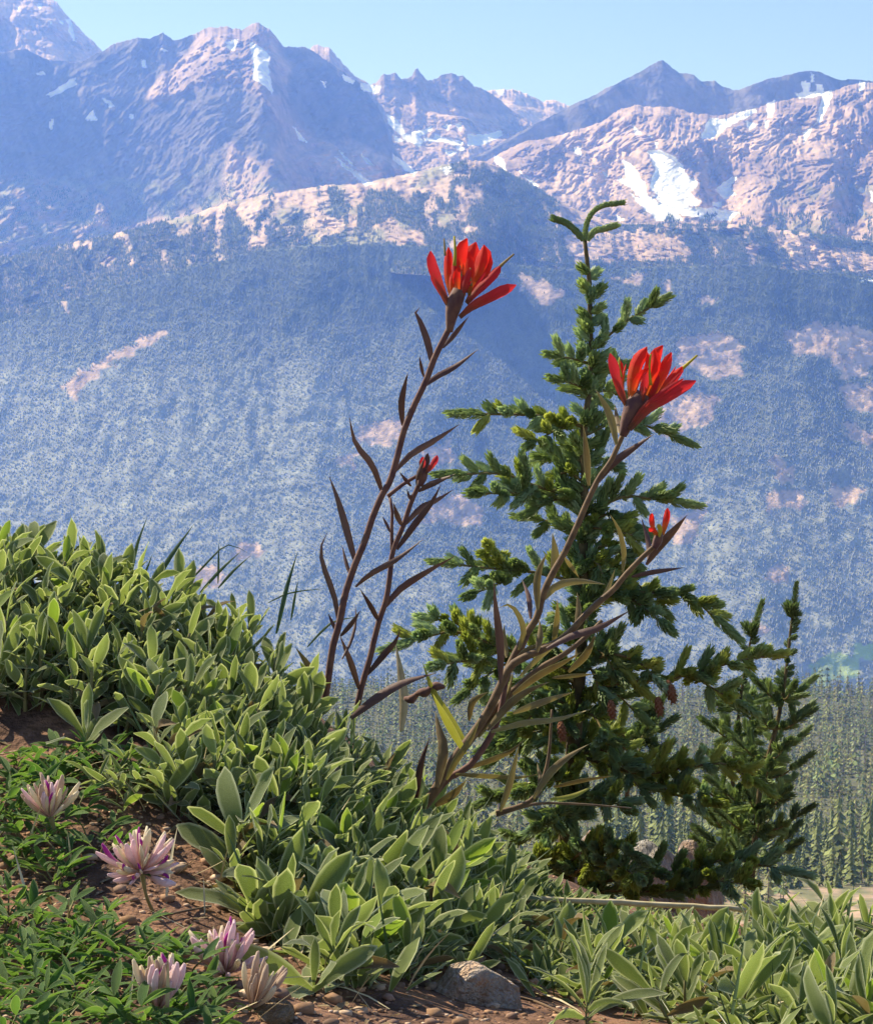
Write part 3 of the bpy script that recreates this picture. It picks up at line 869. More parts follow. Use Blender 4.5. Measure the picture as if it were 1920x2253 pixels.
def red_mat(name, c_base, c_tip, transl=0.45, c_mid=None):
    """petal: colour runs from foot to tip, with fine lengthwise veins and blotches"""
    m, nt, p = new_mat(name)
    L = nt.links.new
    a = N(nt, 'ShaderNodeAttribute'); a.attribute_name = 'len'
    e = N(nt, 'ShaderNodeAttribute'); e.attribute_name = 'edge'
    tc = N(nt, 'ShaderNodeTexCoord'); oi_ = N(nt, 'ShaderNodeObjectInfo')
    nz = N(nt, 'ShaderNodeTexNoise'); nz.inputs['Scale'].default_value = 260; nz.inputs['Detail'].default_value = 5
    L(tc.outputs['Object'], nz.inputs['Vector'])
    cx = N(nt, 'ShaderNodeCombineXYZ'); L(e.outputs['Fac'], cx.inputs[0]); L(a.outputs['Fac'], cx.inputs[1]); L(oi_.outputs['Random'], cx.inputs[2])
    mp = N(nt, 'ShaderNodeMapping'); mp.inputs['Scale'].default_value = (9, 1.5, 20); L(cx.outputs[0], mp.inputs['Vector'])
    vn = N(nt, 'ShaderNodeTexNoise'); vn.inputs['Scale'].default_value = 1.6; vn.inputs['Detail'].default_value = 3; L(mp.outputs[0], vn.inputs['Vector'])
    ad = N(nt, 'ShaderNodeMath', operation='MULTIPLY_ADD'); L(nz.outputs['Fac'], ad.inputs[0]); ad.inputs[1].default_value = 0.35; L(a.outputs['Fac'], ad.inputs[2])
    ad2 = N(nt, 'ShaderNodeMath', operation='MULTIPLY_ADD'); L(vn.outputs['Fac'], ad2.inputs[0]); ad2.inputs[1].default_value = 0.4; L(ad.outputs[0], ad2.inputs[2])
    rp = N(nt, 'ShaderNodeValToRGB')
    L(ad2.outputs[0], rp.inputs['Fac'])
    els = rp.color_ramp.elements
    els[0].position = 0.38; els[0].color = (*c_base, 1)
    els[1].position = 1.0; els[1].color = (*c_tip, 1)
    if c_mid:
        q_ = els.new(0.7); q_.color = (*c_mid, 1)
    L(rp.outputs['Color'], p.inputs['Base Color'])
    p.inputs['Roughness'].default_value = 0.6; p.inputs['Specular IOR Level'].default_value = 0.15; p.inputs['Sheen Weight'].default_value = 0.25
    bp = N(nt, 'ShaderNodeBump'); bp.inputs['Strength'].default_value = 0.6; bp.inputs['Distance'].default_value = 0.0006
    L(vn.outputs['Fac'], bp.inputs['Height']); L(bp.outputs['Normal'], p.inputs['Normal'])
    tr = N(nt, 'ShaderNodeBsdfTranslucent'); L(rp.outputs['Color'], tr.inputs['Color'])
    ms = N(nt, 'ShaderNodeMixShader'); ms.inputs[0].default_value = transl
    L(p.outputs[0], ms.inputs[1]); L(tr.outputs[0], ms.inputs[2]); L(ms.outputs[0], nt.nodes['Material Output'].inputs['Surface'])
    return m


M_RED = red_mat('red_bract', (0.22, 0.12, 0.02), (0.86, 0.028, 0.018), 0.42, (0.78, 0.13, 0.02))
M_CRIM = red_mat('crimson_bract', (0.16, 0.07, 0.035), (0.66, 0.03, 0.04), 0.34, (0.48, 0.06, 0.04))
M_STYLE = plain_mat('style', (0.35, 0.28, 0.03), (0.5, 0.42, 0.05), 80)
M_STYLEB = plain_mat('brown_style', (0.22, 0.14, 0.06), (0.32, 0.24, 0.09), 80)


# ------------------------------------------------------------------ plant shapes
def catmull(pts, n):
    pts = np.asarray(pts, float)
    if len(pts) == 2:
        t = np.linspace(0, 1, n)[:, None]
        return pts[0] * (1 - t) + pts[1] * t
    P = np.concatenate([[2 * pts[0] - pts[1]], pts, [2 * pts[-1] - pts[-2]]])
    seg = np.linalg.norm(np.diff(pts, axis=0), axis=1); cum = np.concatenate([[0], np.cumsum(seg)]) / seg.sum()
    out = []
    for t in np.linspace(0, 1, n):
        i = min(max(np.searchsorted(cum, t, 'right') - 1, 0), len(pts) - 2)
        u = (t - cum[i]) / max(cum[i + 1] - cum[i], 1e-9)
        a, b, c, d = P[i], P[i + 1], P[i + 2], P[i + 3]
        out.append(0.5 * ((2 * b) + (-a + c) * u + (2 * a - 5 * b + 4 * c - d) * u * u + (-a + 3 * b - 3 * c + d) * u ** 3))
    return np.array(out)


def unit(v):
    return v / (np.linalg.norm(v, axis=-1, keepdims=True) + 1e-12)


def tube(pts, rad, sides=6, n=None):
    """closed tube along pts; returns V, F(quads)"""
    C = catmull(pts, n) if n else np.asarray(pts, float)
    m = len(C)
    R = np.interp(np.linspace(0, 1, m), np.linspace(0, 1, len(rad)), rad) if hasattr(rad, '__len__') else np.full(m, rad)
    T = unit(np.gradient(C, axis=0))
    ref = np.array([0.0, 1.0, 0.0]) if abs(T[0] @ np.array([0, 1.0, 0])) < 0.9 else np.array([1.0, 0, 0])
    A = unit(np.cross(T, ref)); B = np.cross(T, A)
    ang = np.linspace(0, 2 * np.pi, sides, endpoint=False)
    V = C[:, None] + R[:, None, None] * (A[:, None] * np.cos(ang)[None, :, None] + B[:, None] * np.sin(ang)[None, :, None])
    V = V.reshape(-1, 3)
    F = []
    for i in range(m - 1):
        for k in range(sides):
            a, b = i * sides + k, i * sides + (k + 1) % sides
            F.append((a, b, b + sides, a + sides))
    V = np.concatenate([V, C[:1], C[-1:]])
    e0, e1 = len(V) - 2, len(V) - 1
    for k in range(0, sides):
        F.append((e0, (k + 1) % sides, k, k)); F.append((e1, (m - 1) * sides + k, (m - 1) * sides + (k + 1) % sides, (m - 1) * sides + (k + 1) % sides))
    return V, np.array(F)


def poly_mesh(name, V, F, mat, sm=True, attrs=None):
    me = bpy.data.meshes.new(name)
    faces = [tuple(dict.fromkeys(int(a) for a in f)) for f in F]
    me.from_pydata([tuple(map(float, v)) for v in V], [], faces)
    if attrs:
        for an, av in attrs.items():
            a = me.attributes.new(an, 'FLOAT', 'POINT'); a.data.foreach_set('value', np.asarray(av, np.float32).ravel())
    if sm:
        me.polygons.foreach_set('use_smooth', np.ones(len(faces), bool))
    if mat:
        me.materials.append(mat)
    me.update()
    return me


def blade(pts, width, prof, roll, fold=0.25, n=9, cols=5, wav=0.0, seed=0, thick=None):
    """leaf blade along world points: width profile prof(t), rolled about its own line; 5 columns across with a folded midrib"""
    C = catmull(pts, n)
    T = unit(np.gradient(C, axis=0))
    view = unit(C - CAM)
    side0 = unit(np.cross(T, view))
    nor0 = np.cross(side0, T)
    rl = np.linspace(roll[0], roll[1], n) if hasattr(roll, '__len__') else np.full(n, roll)
    side = side0 * np.cos(rl)[:, None] + nor0 * np.sin(rl)[:, None]
    nor = np.cross(side, T)
    t = np.linspace(0, 1, n)
    w = width * prof(t)
    u = np.linspace(-1, 1, cols)
    r = np.random.default_rng(seed)
    wv = wav * width * np.sin(t[:, None] * 14 + u[None] * 2 + r.random() * 6) * np.abs(u)[None]
    V = C[:, None] + side[:, None] * (u[None, :, None] * w[:, None, None] * 0.5) + nor[:, None] * ((fold * np.abs(u)[None] ** 1.3 * w[:, None] * 0.5 + wv)[..., None])
    F = grid_faces(n, cols)
    edge = np.repeat(np.abs(u)[None], n, 0); edge[-1] = 1; edge[-2] = np.maximum(edge[-2], 0.7)
    ln = np.repeat(t[:, None], cols, 1)
    return V.reshape(-1, 3), F, edge.ravel(), ln.ravel()


lance = lambda t: np.clip((0.35 + 0.65 * np.sin(np.clip(t * 1.15, 0, 1) ** 0.7 * np.pi * 0.62)) * (1 - np.clip((t - 0.35) / 0.65, 0, 1) ** 1.6) + 0.02, 0.02, 1)
petal = lambda t: np.clip(0.42 + 0.58 * np.sin(np.clip(t, 0, 1) * np.pi * 0.72), 0, 1) * np.sqrt(np.clip(1 - (np.clip((t - 0.72) / 0.28, 0, 1)) ** 2.2, 0.015, 1))
oblance = lambda t: np.clip(0.16 + 0.84 * np.sin(np.clip(t, 0, 1) ** 1.25 * np.pi * 0.98) ** 0.85, 0.05, 1) * np.where(t > 0.93, 0.85, 1)


def leaf_mesh(name, L, W, bend, fold, twist, wav, seed, mat, prof=oblance, n=7):
    """leaf growing along +Y from the origin, upper face +Z, tip bending by `bend` radians"""
    t = np.linspace(0, 1, n)
    ang = bend * t ** 1.4
    dy = np.concatenate([[0], np.cumsum(np.cos(ang[1:]) * L / (n - 1))]); dz = np.concatenate([[0], np.cumsum(-np.sin(ang[1:]) * L / (n - 1))])
    u = np.linspace(-1, 1, 5)
    w = W * 0.5 * prof(t); w[-1] = W * 0.05
    r = np.random.default_rng(seed); ph = r.random() * 6
    tw = twist * t
    x = u[None] * w[:, None]
    z = fold * np.abs(u)[None] ** 1.4 * w[:, None] + wav * W * np.sin(t[:, None] * 11 + ph + u[None]) * np.abs(u)[None]
    X = x * np.cos(tw)[:, None] - z * np.sin(tw)[:, None]; Z = x * np.sin(tw)[:, None] + z * np.cos(tw)[:, None]
    Y = dy[:, None] + 0 * x - Z * np.sin(-ang)[:, None] * 0.3
    V = np.stack([X, Y, Z + dz[:, None]], -1).reshape(-1, 3)
    edge = np.repeat(np.abs(u)[None], n, 0); edge[-1] = 1
    return poly_mesh(name, V, grid_faces(n, 5), mat, True, {'edge': edge.ravel(), 'len': np.repeat(t[:, None], 5, 1).ravel()})


def basis(dirv, up, roll=0.0):
    """rotation whose +Y is dirv and +Z leans to up"""
    y = np.asarray(dirv, float); y = y / np.linalg.norm(y)
    z = np.asarray(up, float); z = z - y * (z @ y)
    z = z / (np.linalg.norm(z) + 1e-9)
    x = np.cross(y, z)
    c, s = math.cos(roll), math.sin(roll)
    x, z = x * c - z * s, x * s + z * c
    return Matrix(((x[0], y[0], z[0]), (x[1], y[1], z[1]), (x[2], y[2], z[2])))


def put(o, loc, rot3, sc=1.0):
    M = rot3.to_4x4()
    M = M @ Matrix.Diagonal((sc, sc, sc, 1)) if not hasattr(sc, '__len__') else M @ Matrix.Diagonal((*sc, 1))
    M.translation = Vector(loc)
    o.matrix_basis = M


def empty(name, loc, label, cat, group=None):
    o = bpy.data.objects.new(name, None)
    o.empty_display_size = 0.01
    COL.objects.link(o)
    o.location = loc
    o['label'] = label; o['category'] = cat
    if group: o['group'] = group
    return o


# ------------------------------------------------------------------ leafy mats
r_ = np.random.default_rng(77)
LEAVES = [leaf_mesh('leaf', 1.0, r_.uniform(0.21, 0.31), r_.uniform(-0.3, 1.1), r_.uniform(0.15, 0.5), r_.uniform(-0.9, 0.9), r_.uniform(0.02, 0.11), i, M_LEAF) for i in range(14)]
LEAVES_N = [leaf_mesh('leaf', 1.0, r_.uniform(0.13, 0.18), r_.uniform(-0.1, 1.0), r_.uniform(0.2, 0.6), r_.uniform(-0.6, 0.6), r_.uniform(0, 0.05), 40 + i, M_LEAF) for i in range(8)]
LEAVES_Y = [leaf_mesh('leaf', 1.0, r_.uniform(0.24, 0.32), r_.uniform(-0.2, 0.6), r_.uniform(0.15, 0.5), r_.uniform(-0.4, 0.4), 0.04, 60 + i, M_LEAF_Y) for i in range(4)]
LEAVES_O = [leaf_mesh('leaf', 1.0, r_.uniform(0.16, 0.26), r_.uniform(0.3, 1.4), r_.uniform(0.3, 0.8), r_.uniform(-0.9, 0.9), 0.08, 90 + i, M_OLD) for i in range(4)]
STEMS = [poly_mesh('stem', *tube([(0, 0, -0.15), (0.03, 0.02, 0.4), (0.0, 0.05, 1.0)], [0.05, 0.04, 0.025], 5, 5), M_STEMG) for _ in range(1)]


def leafy_shoot(base, h, nl, LL, tilt, seed, label, group, pool, spread=1.0, young=0.06, name='leafy_shoot'):
    r = np.random.default_rng(seed)
    root = empty(name, base, label, 'plant', group)
    ax = unit(np.array([tilt[0], tilt[1], 1.0]))
    st = obj('stem', STEMS[0], root)
    put(st, (0, 0, 0), basis(np.cross([1.0, 0, 0], ax), ax), (h, h, h))
    a0 = r.random() * 6.28
    for i in range(nl):
        f = (i + 0.5) / nl                                   # 0 bottom .. 1 top
        az = a0 + i * 2.39996 + r.normal(0, 0.25)
        el = (0.35 + 0.95 * f ** 1.1) * r.uniform(0.7, 1.25) / spread ** 0.5
        el = min(el, 1.45)
        out = np.array([math.cos(az), math.sin(az), 0.0])
        d = out * math.cos(el) + ax * math.sin(el)
        up = ax * math.cos(el) - out * math.sin(el)
        L_ = LL * r.uniform(0.62, 1.25) * (1.0 - 0.35 * abs(f - 0.55))
        me = pool[int(r.integers(len(pool)))] if r.random() > young else LEAVES_Y[int(r.integers(len(LEAVES_Y)))]
        if r.random() < (0.24 if f < 0.3 else 0.035):
            me = LEAVES_O[int(r.integers(4))]
        lf = obj('leaf', me, root)
        put(lf, ax * h * (0.1 + 0.85 * f), basis(d, up, r.normal(0, 0.6)), (L_ * r.uniform(0.85, 1.15), L_, L_))
    return root


def scatter(poly, n, mind, seed):
    """ground points whose place in the frame lies inside poly, kept a minimum distance apart"""
    r = np.random.default_rng(seed)
    xs = [p_[0] for p_ in poly]; ys = [p_[1] for p_ in poly]
    out = []
    for _ in range(n * 40):
        px, py = r.uniform(min(xs), max(xs)), r.uniform(min(ys), max(ys))
        if not inpoly(np.array([px]), np.array([py]), poly)[0]:
            continue
        P, d = hit(px, py)
        if d > 2.2:
            continue
        if all((P[0] - q_[0]) ** 2 + (P[1] - q_[1]) ** 2 > mind ** 2 for q_ in out):
            out.append(on_ground(P[0], P[1]))
        if len(out) >= n:
            break
    return out


# hand-placed shoots that can be told apart
def shoot_at(px, py, h, nl, LL, tilt, seed, label, pool=LEAVES, spread=1.0, young=0.0, d=None):
    b = at(px, py, d) if d else on_ground(*hit(px, py)[0][:2])
    return leafy_shoot(b, h, nl, LL, tilt, seed, label, None, pool, spread, young)


shoot_at(560, 2030, 0.010, 8, 0.036, (0, -0.25), 501, 'rosette of broad upright leaves right above the pink clover head')
shoot_at(195, 1670, 0.012, 9, 0.031, (-0.1, -0.3), 502, 'isolated shoot with spreading yellowish leaves under the left mound', LEAVES, 1.3)
shoot_at(360, 1790, 0.012, 7, 0.034, (0.1, -0.1), 503, 'shoot with a wide oval leaf above the largest clover head')
shoot_at(975, 1985, 0.030, 10, 0.036, (0.05, -0.1), 504, 'tall bright green shoot right of the central clump', LEAVES_Y, 0.8)
shoot_at(930, 2030, 0.012, 8, 0.040, (0.1, -0.3), 505, 'shoot with one bright leaf held out flat to the right', LEAVES, 1.1, 0.3)
shoot_at(690, 2190, 0.006, 6, 0.034, (0.0, -0.4), 506, 'sparse drooping shoot in the shade above the bottom edge', LEAVES, 1.4)
shoot_at(1015, 2160, 0.010, 7, 0.030, (0.2, -0.3), 507, 'short shoot with rounded leaves leaning over the pinkish rock', LEAVES, 1.2)
shoot_at(1290, 2262, 0.014, 11, 0.044, (0.0, -0.1), 508, 'wide fan of narrow arching leaves right of the pinkish rock', LEAVES_N, 1.0)
shoot_at(1880, 2290, 0.014, 8, 0.046, (0.05, -0.2), 509, 'shoot with a long spoon-shaped leaf at the lower right corner', LEAVES, 0.8)
shoot_at(1660, 2050, 0.026, 10, 0.030, (-0.05, 0), 510, 'tallest shoot of the right clump, below the two young firs', LEAVES, 0.8)
shoot_at(215, 1310, 0.020, 8, 0.038, (0.15, 0), 511, 'shoot with a big broad leaf at the crest of the left mound', LEAVES, 0.7)

MATS = [
    ('left', [(-60, 1275), (80, 1292), (300, 1368), (520, 1468), (700, 1640), (640, 1710), (460, 1660), (250, 1620), (100, 1570), (-60, 1580)], 116, 0.0135, 0.032, 0.030, 12, (0.0, 0.0), 'woolly shoot of the left mound', 'shoots packed into the left mound', LEAVES),
    ('slope', [(520, 1600), (720, 1680), (880, 1780), (1000, 1880), (900, 1900), (700, 1830), (520, 1850), (380, 1800), (330, 1720), (420, 1680)], 58, 0.0135, 0.028, 0.030, 11, (0.0, -0.1), 'woolly shoot on the slope under the dark stems', 'shoots on the slope under the left red flower', LEAVES),
    ('centre', [(600, 1800), (760, 1800), (940, 1850), (1080, 1940), (1180, 2045), (1040, 2120), (880, 2190), (680, 2160), (560, 2060), (500, 1940)], 62, 0.014, 0.022, 0.036, 10, (0.0, -0.2), 'broad-leaved shoot of the centre bottom clump', 'shoots of the centre clump', LEAVES),
    ('right', [(1120, 2135), (1400, 2140), (1560, 2125), (1700, 2085), (1990, 2080), (1990, 2330), (1700, 2330), (1350, 2230), (1160, 2190)], 66, 0.0185, 0.022, 0.034, 10, (0.0, -0.05), 'grey-green shoot of the lower right clump', 'shoots along the lower right', LEAVES + LEAVES_N),
    ('sliver', [(180, 1720), (330, 1700), (330, 1790), (240, 1800)], 10, 0.010, 0.008, 0.020, 8, (0, -0.2), 'thin-leaved shoot behind the largest clover head', 'small thin-leaved shoots behind the clover', LEAVES_N),
    ('straggle', [(1120, 2040), (1260, 2050), (1240, 2120), (1080, 2110), (1020, 2040)], 14, 0.014, 0.016, 0.030, 8, (0.1, -0.1), 'straggling narrow shoot left of the pale rock', 'straggling narrow shoots by the dry stick', LEAVES_N),
]
sid = 1000
for key, poly, n, mind, hh, LL, nl, tilt, label, group, pool in MATS:
    for b in scatter(poly, n, mind, sid):
        sid += 1
        k = r_.uniform(0.75, 1.2)
        bx_, by_, _d = proj_np(b)
        xs_ = [p_[0] for p_ in poly]; fx_ = (bx_ - max(0, min(xs_))) / (min(1920, max(xs_)) - max(0, min(xs_)))
        top_ = min(p_[1] for p_ in poly); sl_ = np.interp(bx_, [p_[0] for p_ in poly[:len(poly) // 2 + 1]], [p_[1] for p_ in poly[:len(poly) // 2 + 1]])
        place = (('back row' if by_ - sl_ < 45 else 'front row' if by_ - sl_ > 110 else 'middle row') + ', ' + ('left end' if fx_ < 0.25 else 'left of its middle' if fx_ < 0.5 else 'right of its middle' if fx_ < 0.75 else 'right end'))
        size_ = 'taller ' if k > 1.05 else 'low ' if k < 0.87 else ''
        leafy_shoot(b, hh * k, max(5, int(nl * r_.uniform(0.75, 1.15))), LL * r_.uniform(0.85, 1.12), (tilt[0] + r_.normal(0, 0.18), tilt[1] + r_.normal(0, 0.18)), sid, size_ + label + ', ' + place, group + ', ' + place, pool)


# low leaves filling the mats, too many and too hidden to tell apart
def leaf_litter(name, polys, n, L0, L1, seed, mat, label, wmul=0.28, elr=(0.2, 1.2), prof=oblance):
    r = np.random.default_rng(seed)
    t = np.linspace(0, 1, 5); u = np.array([-1, 0, 1.0])
    ew = np.repeat(np.abs(u)[None], 5, 0)
    Vs, Fs, Es = [], [], []
    F0 = grid_faces(5, 3)
    off = 0
    w_ = prof(t); w_[-1] = 0.06
    for i in range(n):
        poly = polys[i % len(polys)]
        xs = [p_[0] for p_ in poly]; ys = [p_[1] for p_ in poly]
        px, py = r.uniform(min(xs), max(xs)), r.uniform(min(ys), max(ys))
        if not inpoly(np.array([px]), np.array([py]), poly)[0]:
            continue
        P, d = hit(px, py)
        if d > 2.3:
            continue
        P = np.array([P[0], P[1], gz_fast(P[0], P[1]) - 0.001])
        az = r.random() * 6.28; el = r.uniform(*elr); L_ = r.uniform(L0, L1); W_ = L_ * wmul * r.uniform(0.8, 1.2)
        o_ = np.array([math.cos(az), math.sin(az), 0]); dv = o_ * math.cos(el) + np.array([0, 0, math.sin(el)]); up = np.array([0, 0, math.cos(el)]) - o_ * math.sin(el)
        sd = np.cross(dv, up)
        bend = r.uniform(-0.1, 0.4)
        V = P + dv * (t * L_)[:, None, None] * 1.0 + sd * (u[None] * w_[:, None] * W_ / 2)[..., None] + up * (0.3 * np.abs(u)[None] * w_[:, None] * W_ / 2 - bend * L_ * (t ** 2)[:, None])[..., None]
        Vs.append(V.reshape(-1, 3)); Fs.append(F0 + off); Es.append(ew.ravel()); off += 15
    me = mesh_np(name, np.concatenate(Vs), np.concatenate(Fs), mat, None, True, {'edge': np.concatenate(Es)})
    return obj(name, me, kind='stuff', label=label)


leaf_litter('ground_cover', [m_[1] for m_ in MATS[:4]], 6500, 0.016, 0.032, 91, M_LEAF, 'low woolly leaves filling the mats')
# mats that go on behind the crest of the knoll
leaf_litter('ground_cover', [[(-60, 1240), (300, 1350), (700, 1580), (1000, 1850), (1150, 2060), (1560, 2100), (1990, 2060), (1990, 2090), (1560, 2120), (1150, 2100), (900, 1850), (600, 1600), (-60, 1390)]], 900, 0.018, 0.032, 92, M_LEAF, 'low leaves along the crest of the knoll', elr=(0.6, 1.4))

leaf_litter('ground_cover', [[(1090, 1990), (1300, 2000), (1620, 2030), (1620, 2110), (1120, 2130)]], 900, 0.010, 0.020, 93, M_LEAF, 'low leaves on the bare strip under the dry stick', 0.24, (0.3, 1.2))
leaf_litter('ground_cover', [[(960, 1780), (1060, 1860), (1200, 1970), (1330, 2010), (1230, 2070), (1060, 1970), (930, 1850)]], 1500, 0.014, 0.028, 96, M_LEAF, 'low leaves on the right flank of the knoll', 0.24, (0.4, 1.3))
leaf_litter('grass', [m_[1] for m_ in MATS[:4]], 420, 0.03, 0.062, 97, M_GRASS, 'thin grass blades among the leafy mats', 0.045, (0.7, 1.5), lance)
leaf_litter('grass', [m_[1] for m_ in MATS[:4]] + [[(-60, 1650), (600, 1650), (900, 2300), (-60, 2300)]], 300, 0.02, 0.05, 98, M_STRAW, 'thin dry straws among the leafy mats', 0.04, (0.1, 1.3), lance)
leaf_litter('leaf_litter', [[(-60, 1640), (600, 1640), (700, 1900), (900, 2300), (-60, 2300)], [(600, 1900), (1920, 2050), (1920, 2300), (600, 2300)]], 900, 0.004, 0.013, 95, M_OLD, 'withered leaf scraps lying on the soil', 0.3, (-0.1, 0.35))


# ------------------------------------------------------------------ red paintbrush plants, traced stem by stem and leaf by leaf
cA = lambda x, y: (640 + x * 0.3171, 480 + y * 0.3171)
cB = lambda x, y: (600 + x * 0.3171, 1000 + y * 0.3171)
cC = lambda x, y: (960 + x * 0.3624, 420 + y * 0.3624)
cD = lambda x, y: (900 + x * 0.4077, 1080 + y * 0.4077)
r_ = np.random.default_rng(202)


def path3(pts, d0, d1):
    n = len(pts)
    return [at(p_[0], p_[1], d0 + (d1 - d0) * i / max(n - 1, 1)) for i, p_ in enumerate(pts)]


def add_leaf(root, base, pts, d0, wpx, mat, seed, name='leaf', prof=lance, dd=None, roll=None, fold=0.35, n=8, wav=0.0):
    r = np.random.default_rng(seed)
    d1 = d0 + (r.uniform(-0.03, 0.03) if dd is None else dd)
    W_ = [np.array(p_) - base for p_ in path3(pts, d0, d1)]
    Wv = [w_ + base for w_ in W_]
    rl = roll if roll is not None else (r.uniform(-0.6, 0.6), r.uniform(-0.9, 0.9))
    V, F, e, ln = blade(Wv, wpx * d0 / FPX * 1.15, prof, rl, fold, n, 5, wav, seed)
    me = poly_mesh(name, V - base, F, mat, True, {'edge': e, 'len': ln})
    return obj(name, me, root)


def add_stem(root, base, pts, d0, d1, w0, w1, mat, name='stem', sides=7, n=26):
    P = np.array(path3(pts, d0, d1)) - base
    P = catmull(P, n)
    P = P + 0.00035 * np.stack([fbm(np.arange(n) / 3.0, np.full(n, 1.5), 2, 7), fbm(np.arange(n) / 3.0, np.full(n, 5.5), 2, 9), np.zeros(n)], -1)
    V, F = tube(P, [w0 * d0 / FPX / 2, w1 * d0 / FPX / 2], sides)
    return obj(name, poly_mesh(name, V, F, mat), root)


def style(parent, base, pts, d, wpx, mat, name='style'):
    P = np.array(path3(pts, d, d)) - base
    V, F = tube(catmull(P, 6), [wpx * d / FPX / 2, wpx * d / FPX / 4], 5)
    return obj(name, poly_mesh(name, V, F, mat), parent)


def head(root, base, c, bracts, cone, d, seed, styles=(), name='flower_head'):
    """flower head: green-maroon base with red bracts around it"""
    cp = np.array(path3([c(*p_) for p_ in cone[0]], d, d)) - base
    V, F = tube(catmull(cp, 8), [w_ * d / FPX / 2 for w_ in cone[1]], 8)
    h = obj(name, poly_mesh(name, V, F, M_PSTEM), root)
    for k, (pts, w_, mat, dd) in enumerate(bracts):
        add_leaf(h, base, [c(*p_) for p_ in pts], d + dd * 0.35, w_ * 0.78, mat, seed + k, 'bract', petal, dd * 0.65, (0.3 * (k % 3 - 1), 0.7 * (k % 2) - 0.3), 0.6, 10, 0.06)
        # narrower lobes beside each bract make the head ragged
        rr_ = np.random.default_rng(seed * 7 + k)
        for m_ in range((1 + k % 2) if len(bracts) > 5 else 0):
            q0 = np.array([c(*p_) for p_ in pts]); ax_ = q0[-1] - q0[0]; pr = np.array([-ax_[1], ax_[0]]) / np.linalg.norm(ax_)
            f_ = rr_.uniform(0.55, 0.97); sg = (1 if m_ else -1) * rr_.uniform(0.25, 0.7) * w_
            q1 = q0[0] + (q0 - q0[0]) * f_ + pr[None] * (np.linspace(0.15, 1, len(q0)) * sg)[:, None]
            add_leaf(h, base, [tuple(v_) for v_ in q1], d + dd * 0.35 + rr_.uniform(-0.004, 0.006), w_ * rr_.uniform(0.3, 0.5), mat if rr_.random() < 0.7 else M_CRIM, seed + 100 + k * 3 + m_, 'bract', petal, dd * 0.65, (rr_.uniform(-0.5, 0.5), rr_.uniform(-0.8, 0.8)), 0.6, 8, 0.05)
    for pts, w_, mat in styles:
        style(h, base, [c(*p_) for p_ in pts], d, w_, mat)
    return h


# plant with the dark upright stem (left)
DA = 1.30
bA = at(*cB(350, 1780), DA)
pA = empty('paintbrush_plant', bA, 'dark maroon stem topped by the higher red paintbrush flower, left of the spruce', 'wildflower', 'red paintbrush plants')
add_stem(pA, bA, [cB(350, 1780), cB(385, 1560), cB(420, 1330), cB(460, 1180), cB(500, 980), cB(560, 800), cB(640, 600), cB(700, 420), cB(770, 260), cA(690, 1820), cA(740, 1640), cA(770, 1520), cA(800, 1430), cA(870, 1270), cA(940, 1120), cA(1000, 960), cA(1060, 840), cA(1110, 740)], DA, DA - 0.01, 17, 14, M_PSTEM, n=44)
A_LEAVES = [([cA(985, 1040), cA(945, 850), cA(885, 690), cA(862, 645), cA(892, 618)], 22), ([cA(925, 1110), cA(905, 1030), cA(890, 955)], 11), ([cA(930, 1160), cA(1020, 1090), cA(1130, 1030), cA(1300, 908)], 22),
            ([cA(775, 1440), cA(765, 1290), cA(785, 1170), cA(812, 1068)], 21), ([cA(1050, 900), cA(1130, 810), cA(1235, 680)], 16), ([cA(720, 1760), cA(830, 1640), cA(1000, 1540), cA(1172, 1428)], 21),
            ([cA(640, 1920), cA(570, 1720), cA(450, 1560), cA(405, 1372)], 22), ([cB(575, 760), cB(520, 560), cB(455, 330), cB(390, 145)], 24), ([cB(545, 860), cB(505, 740), cB(480, 625)], 12),
            ([cB(575, 920), cB(680, 830), cB(860, 725), cB(1052, 580)], 19), ([cB(455, 1200), cB(430, 1010), cB(345, 760), cB(335, 640), cB(380, 538)], 20), ([cB(470, 1260), cB(540, 1180), cB(610, 1080)], 16),
            ([cB(450, 1240), cB(410, 1160), cB(385, 1102)], 12), ([cB(350, 1660), cB(260, 1490), cB(158, 1338)], 26), ([cB(480, 1420), cB(540, 1300), cB(575, 1160), cB(572, 1040)], 11)]
for k, (pts, w_) in enumerate(A_LEAVES):
    add_leaf(pA, bA, pts, DA, w_ * 0.66, M_PLEAF if k not in (13,) else M_PLEAF2, 300 + k)
head(pA, bA, cA, [
    ([(1090, 600), (1020, 420), (985, 320), (968, 228)], 27, M_CRIM, -0.006), ([(1115, 560), (1085, 380), (1090, 200)], 22, M_RED, 0.012), ([(1190, 540), (1160, 380), (1180, 250), (1222, 140)], 34, M_RED, 0.006),
    ([(1250, 540), (1300, 400), (1330, 280), (1335, 185)], 40, M_RED, 0.008), ([(1230, 520), (1250, 360), (1270, 240), (1280, 165)], 42, M_RED, 0.016), ([(1215, 590), (1300, 490), (1390, 400), (1455, 325)], 24, M_CRIM, 0.0),
    ([(1170, 690), (1270, 610), (1400, 545), (1562, 463)], 28, M_CRIM, -0.012), ([(1180, 560), (1210, 440), (1240, 350)], 17, M_CRIM, -0.008), ([(1140, 560), (1160, 430), (1165, 330)], 18, M_RED, -0.002)],
    ([(1100, 790), (1110, 700), (1130, 600), (1170, 500)], [14, 26, 38, 30]), DA - 0.012, 340,
    [([(1135, 330), (1140, 230), (1133, 125)], 9, M_STYLE), ([(1070, 260), (1066, 200), (1062, 140)], 6, M_STYLEB), ([(1450, 335), (1500, 290), (1548, 248)], 8, M_STYLEB), ([(1200, 480), (1180, 400), (1170, 330)], 9, M_STYLEB), ([(1250, 470), (1240, 400), (1245, 345)], 8, M_STYLEB)])

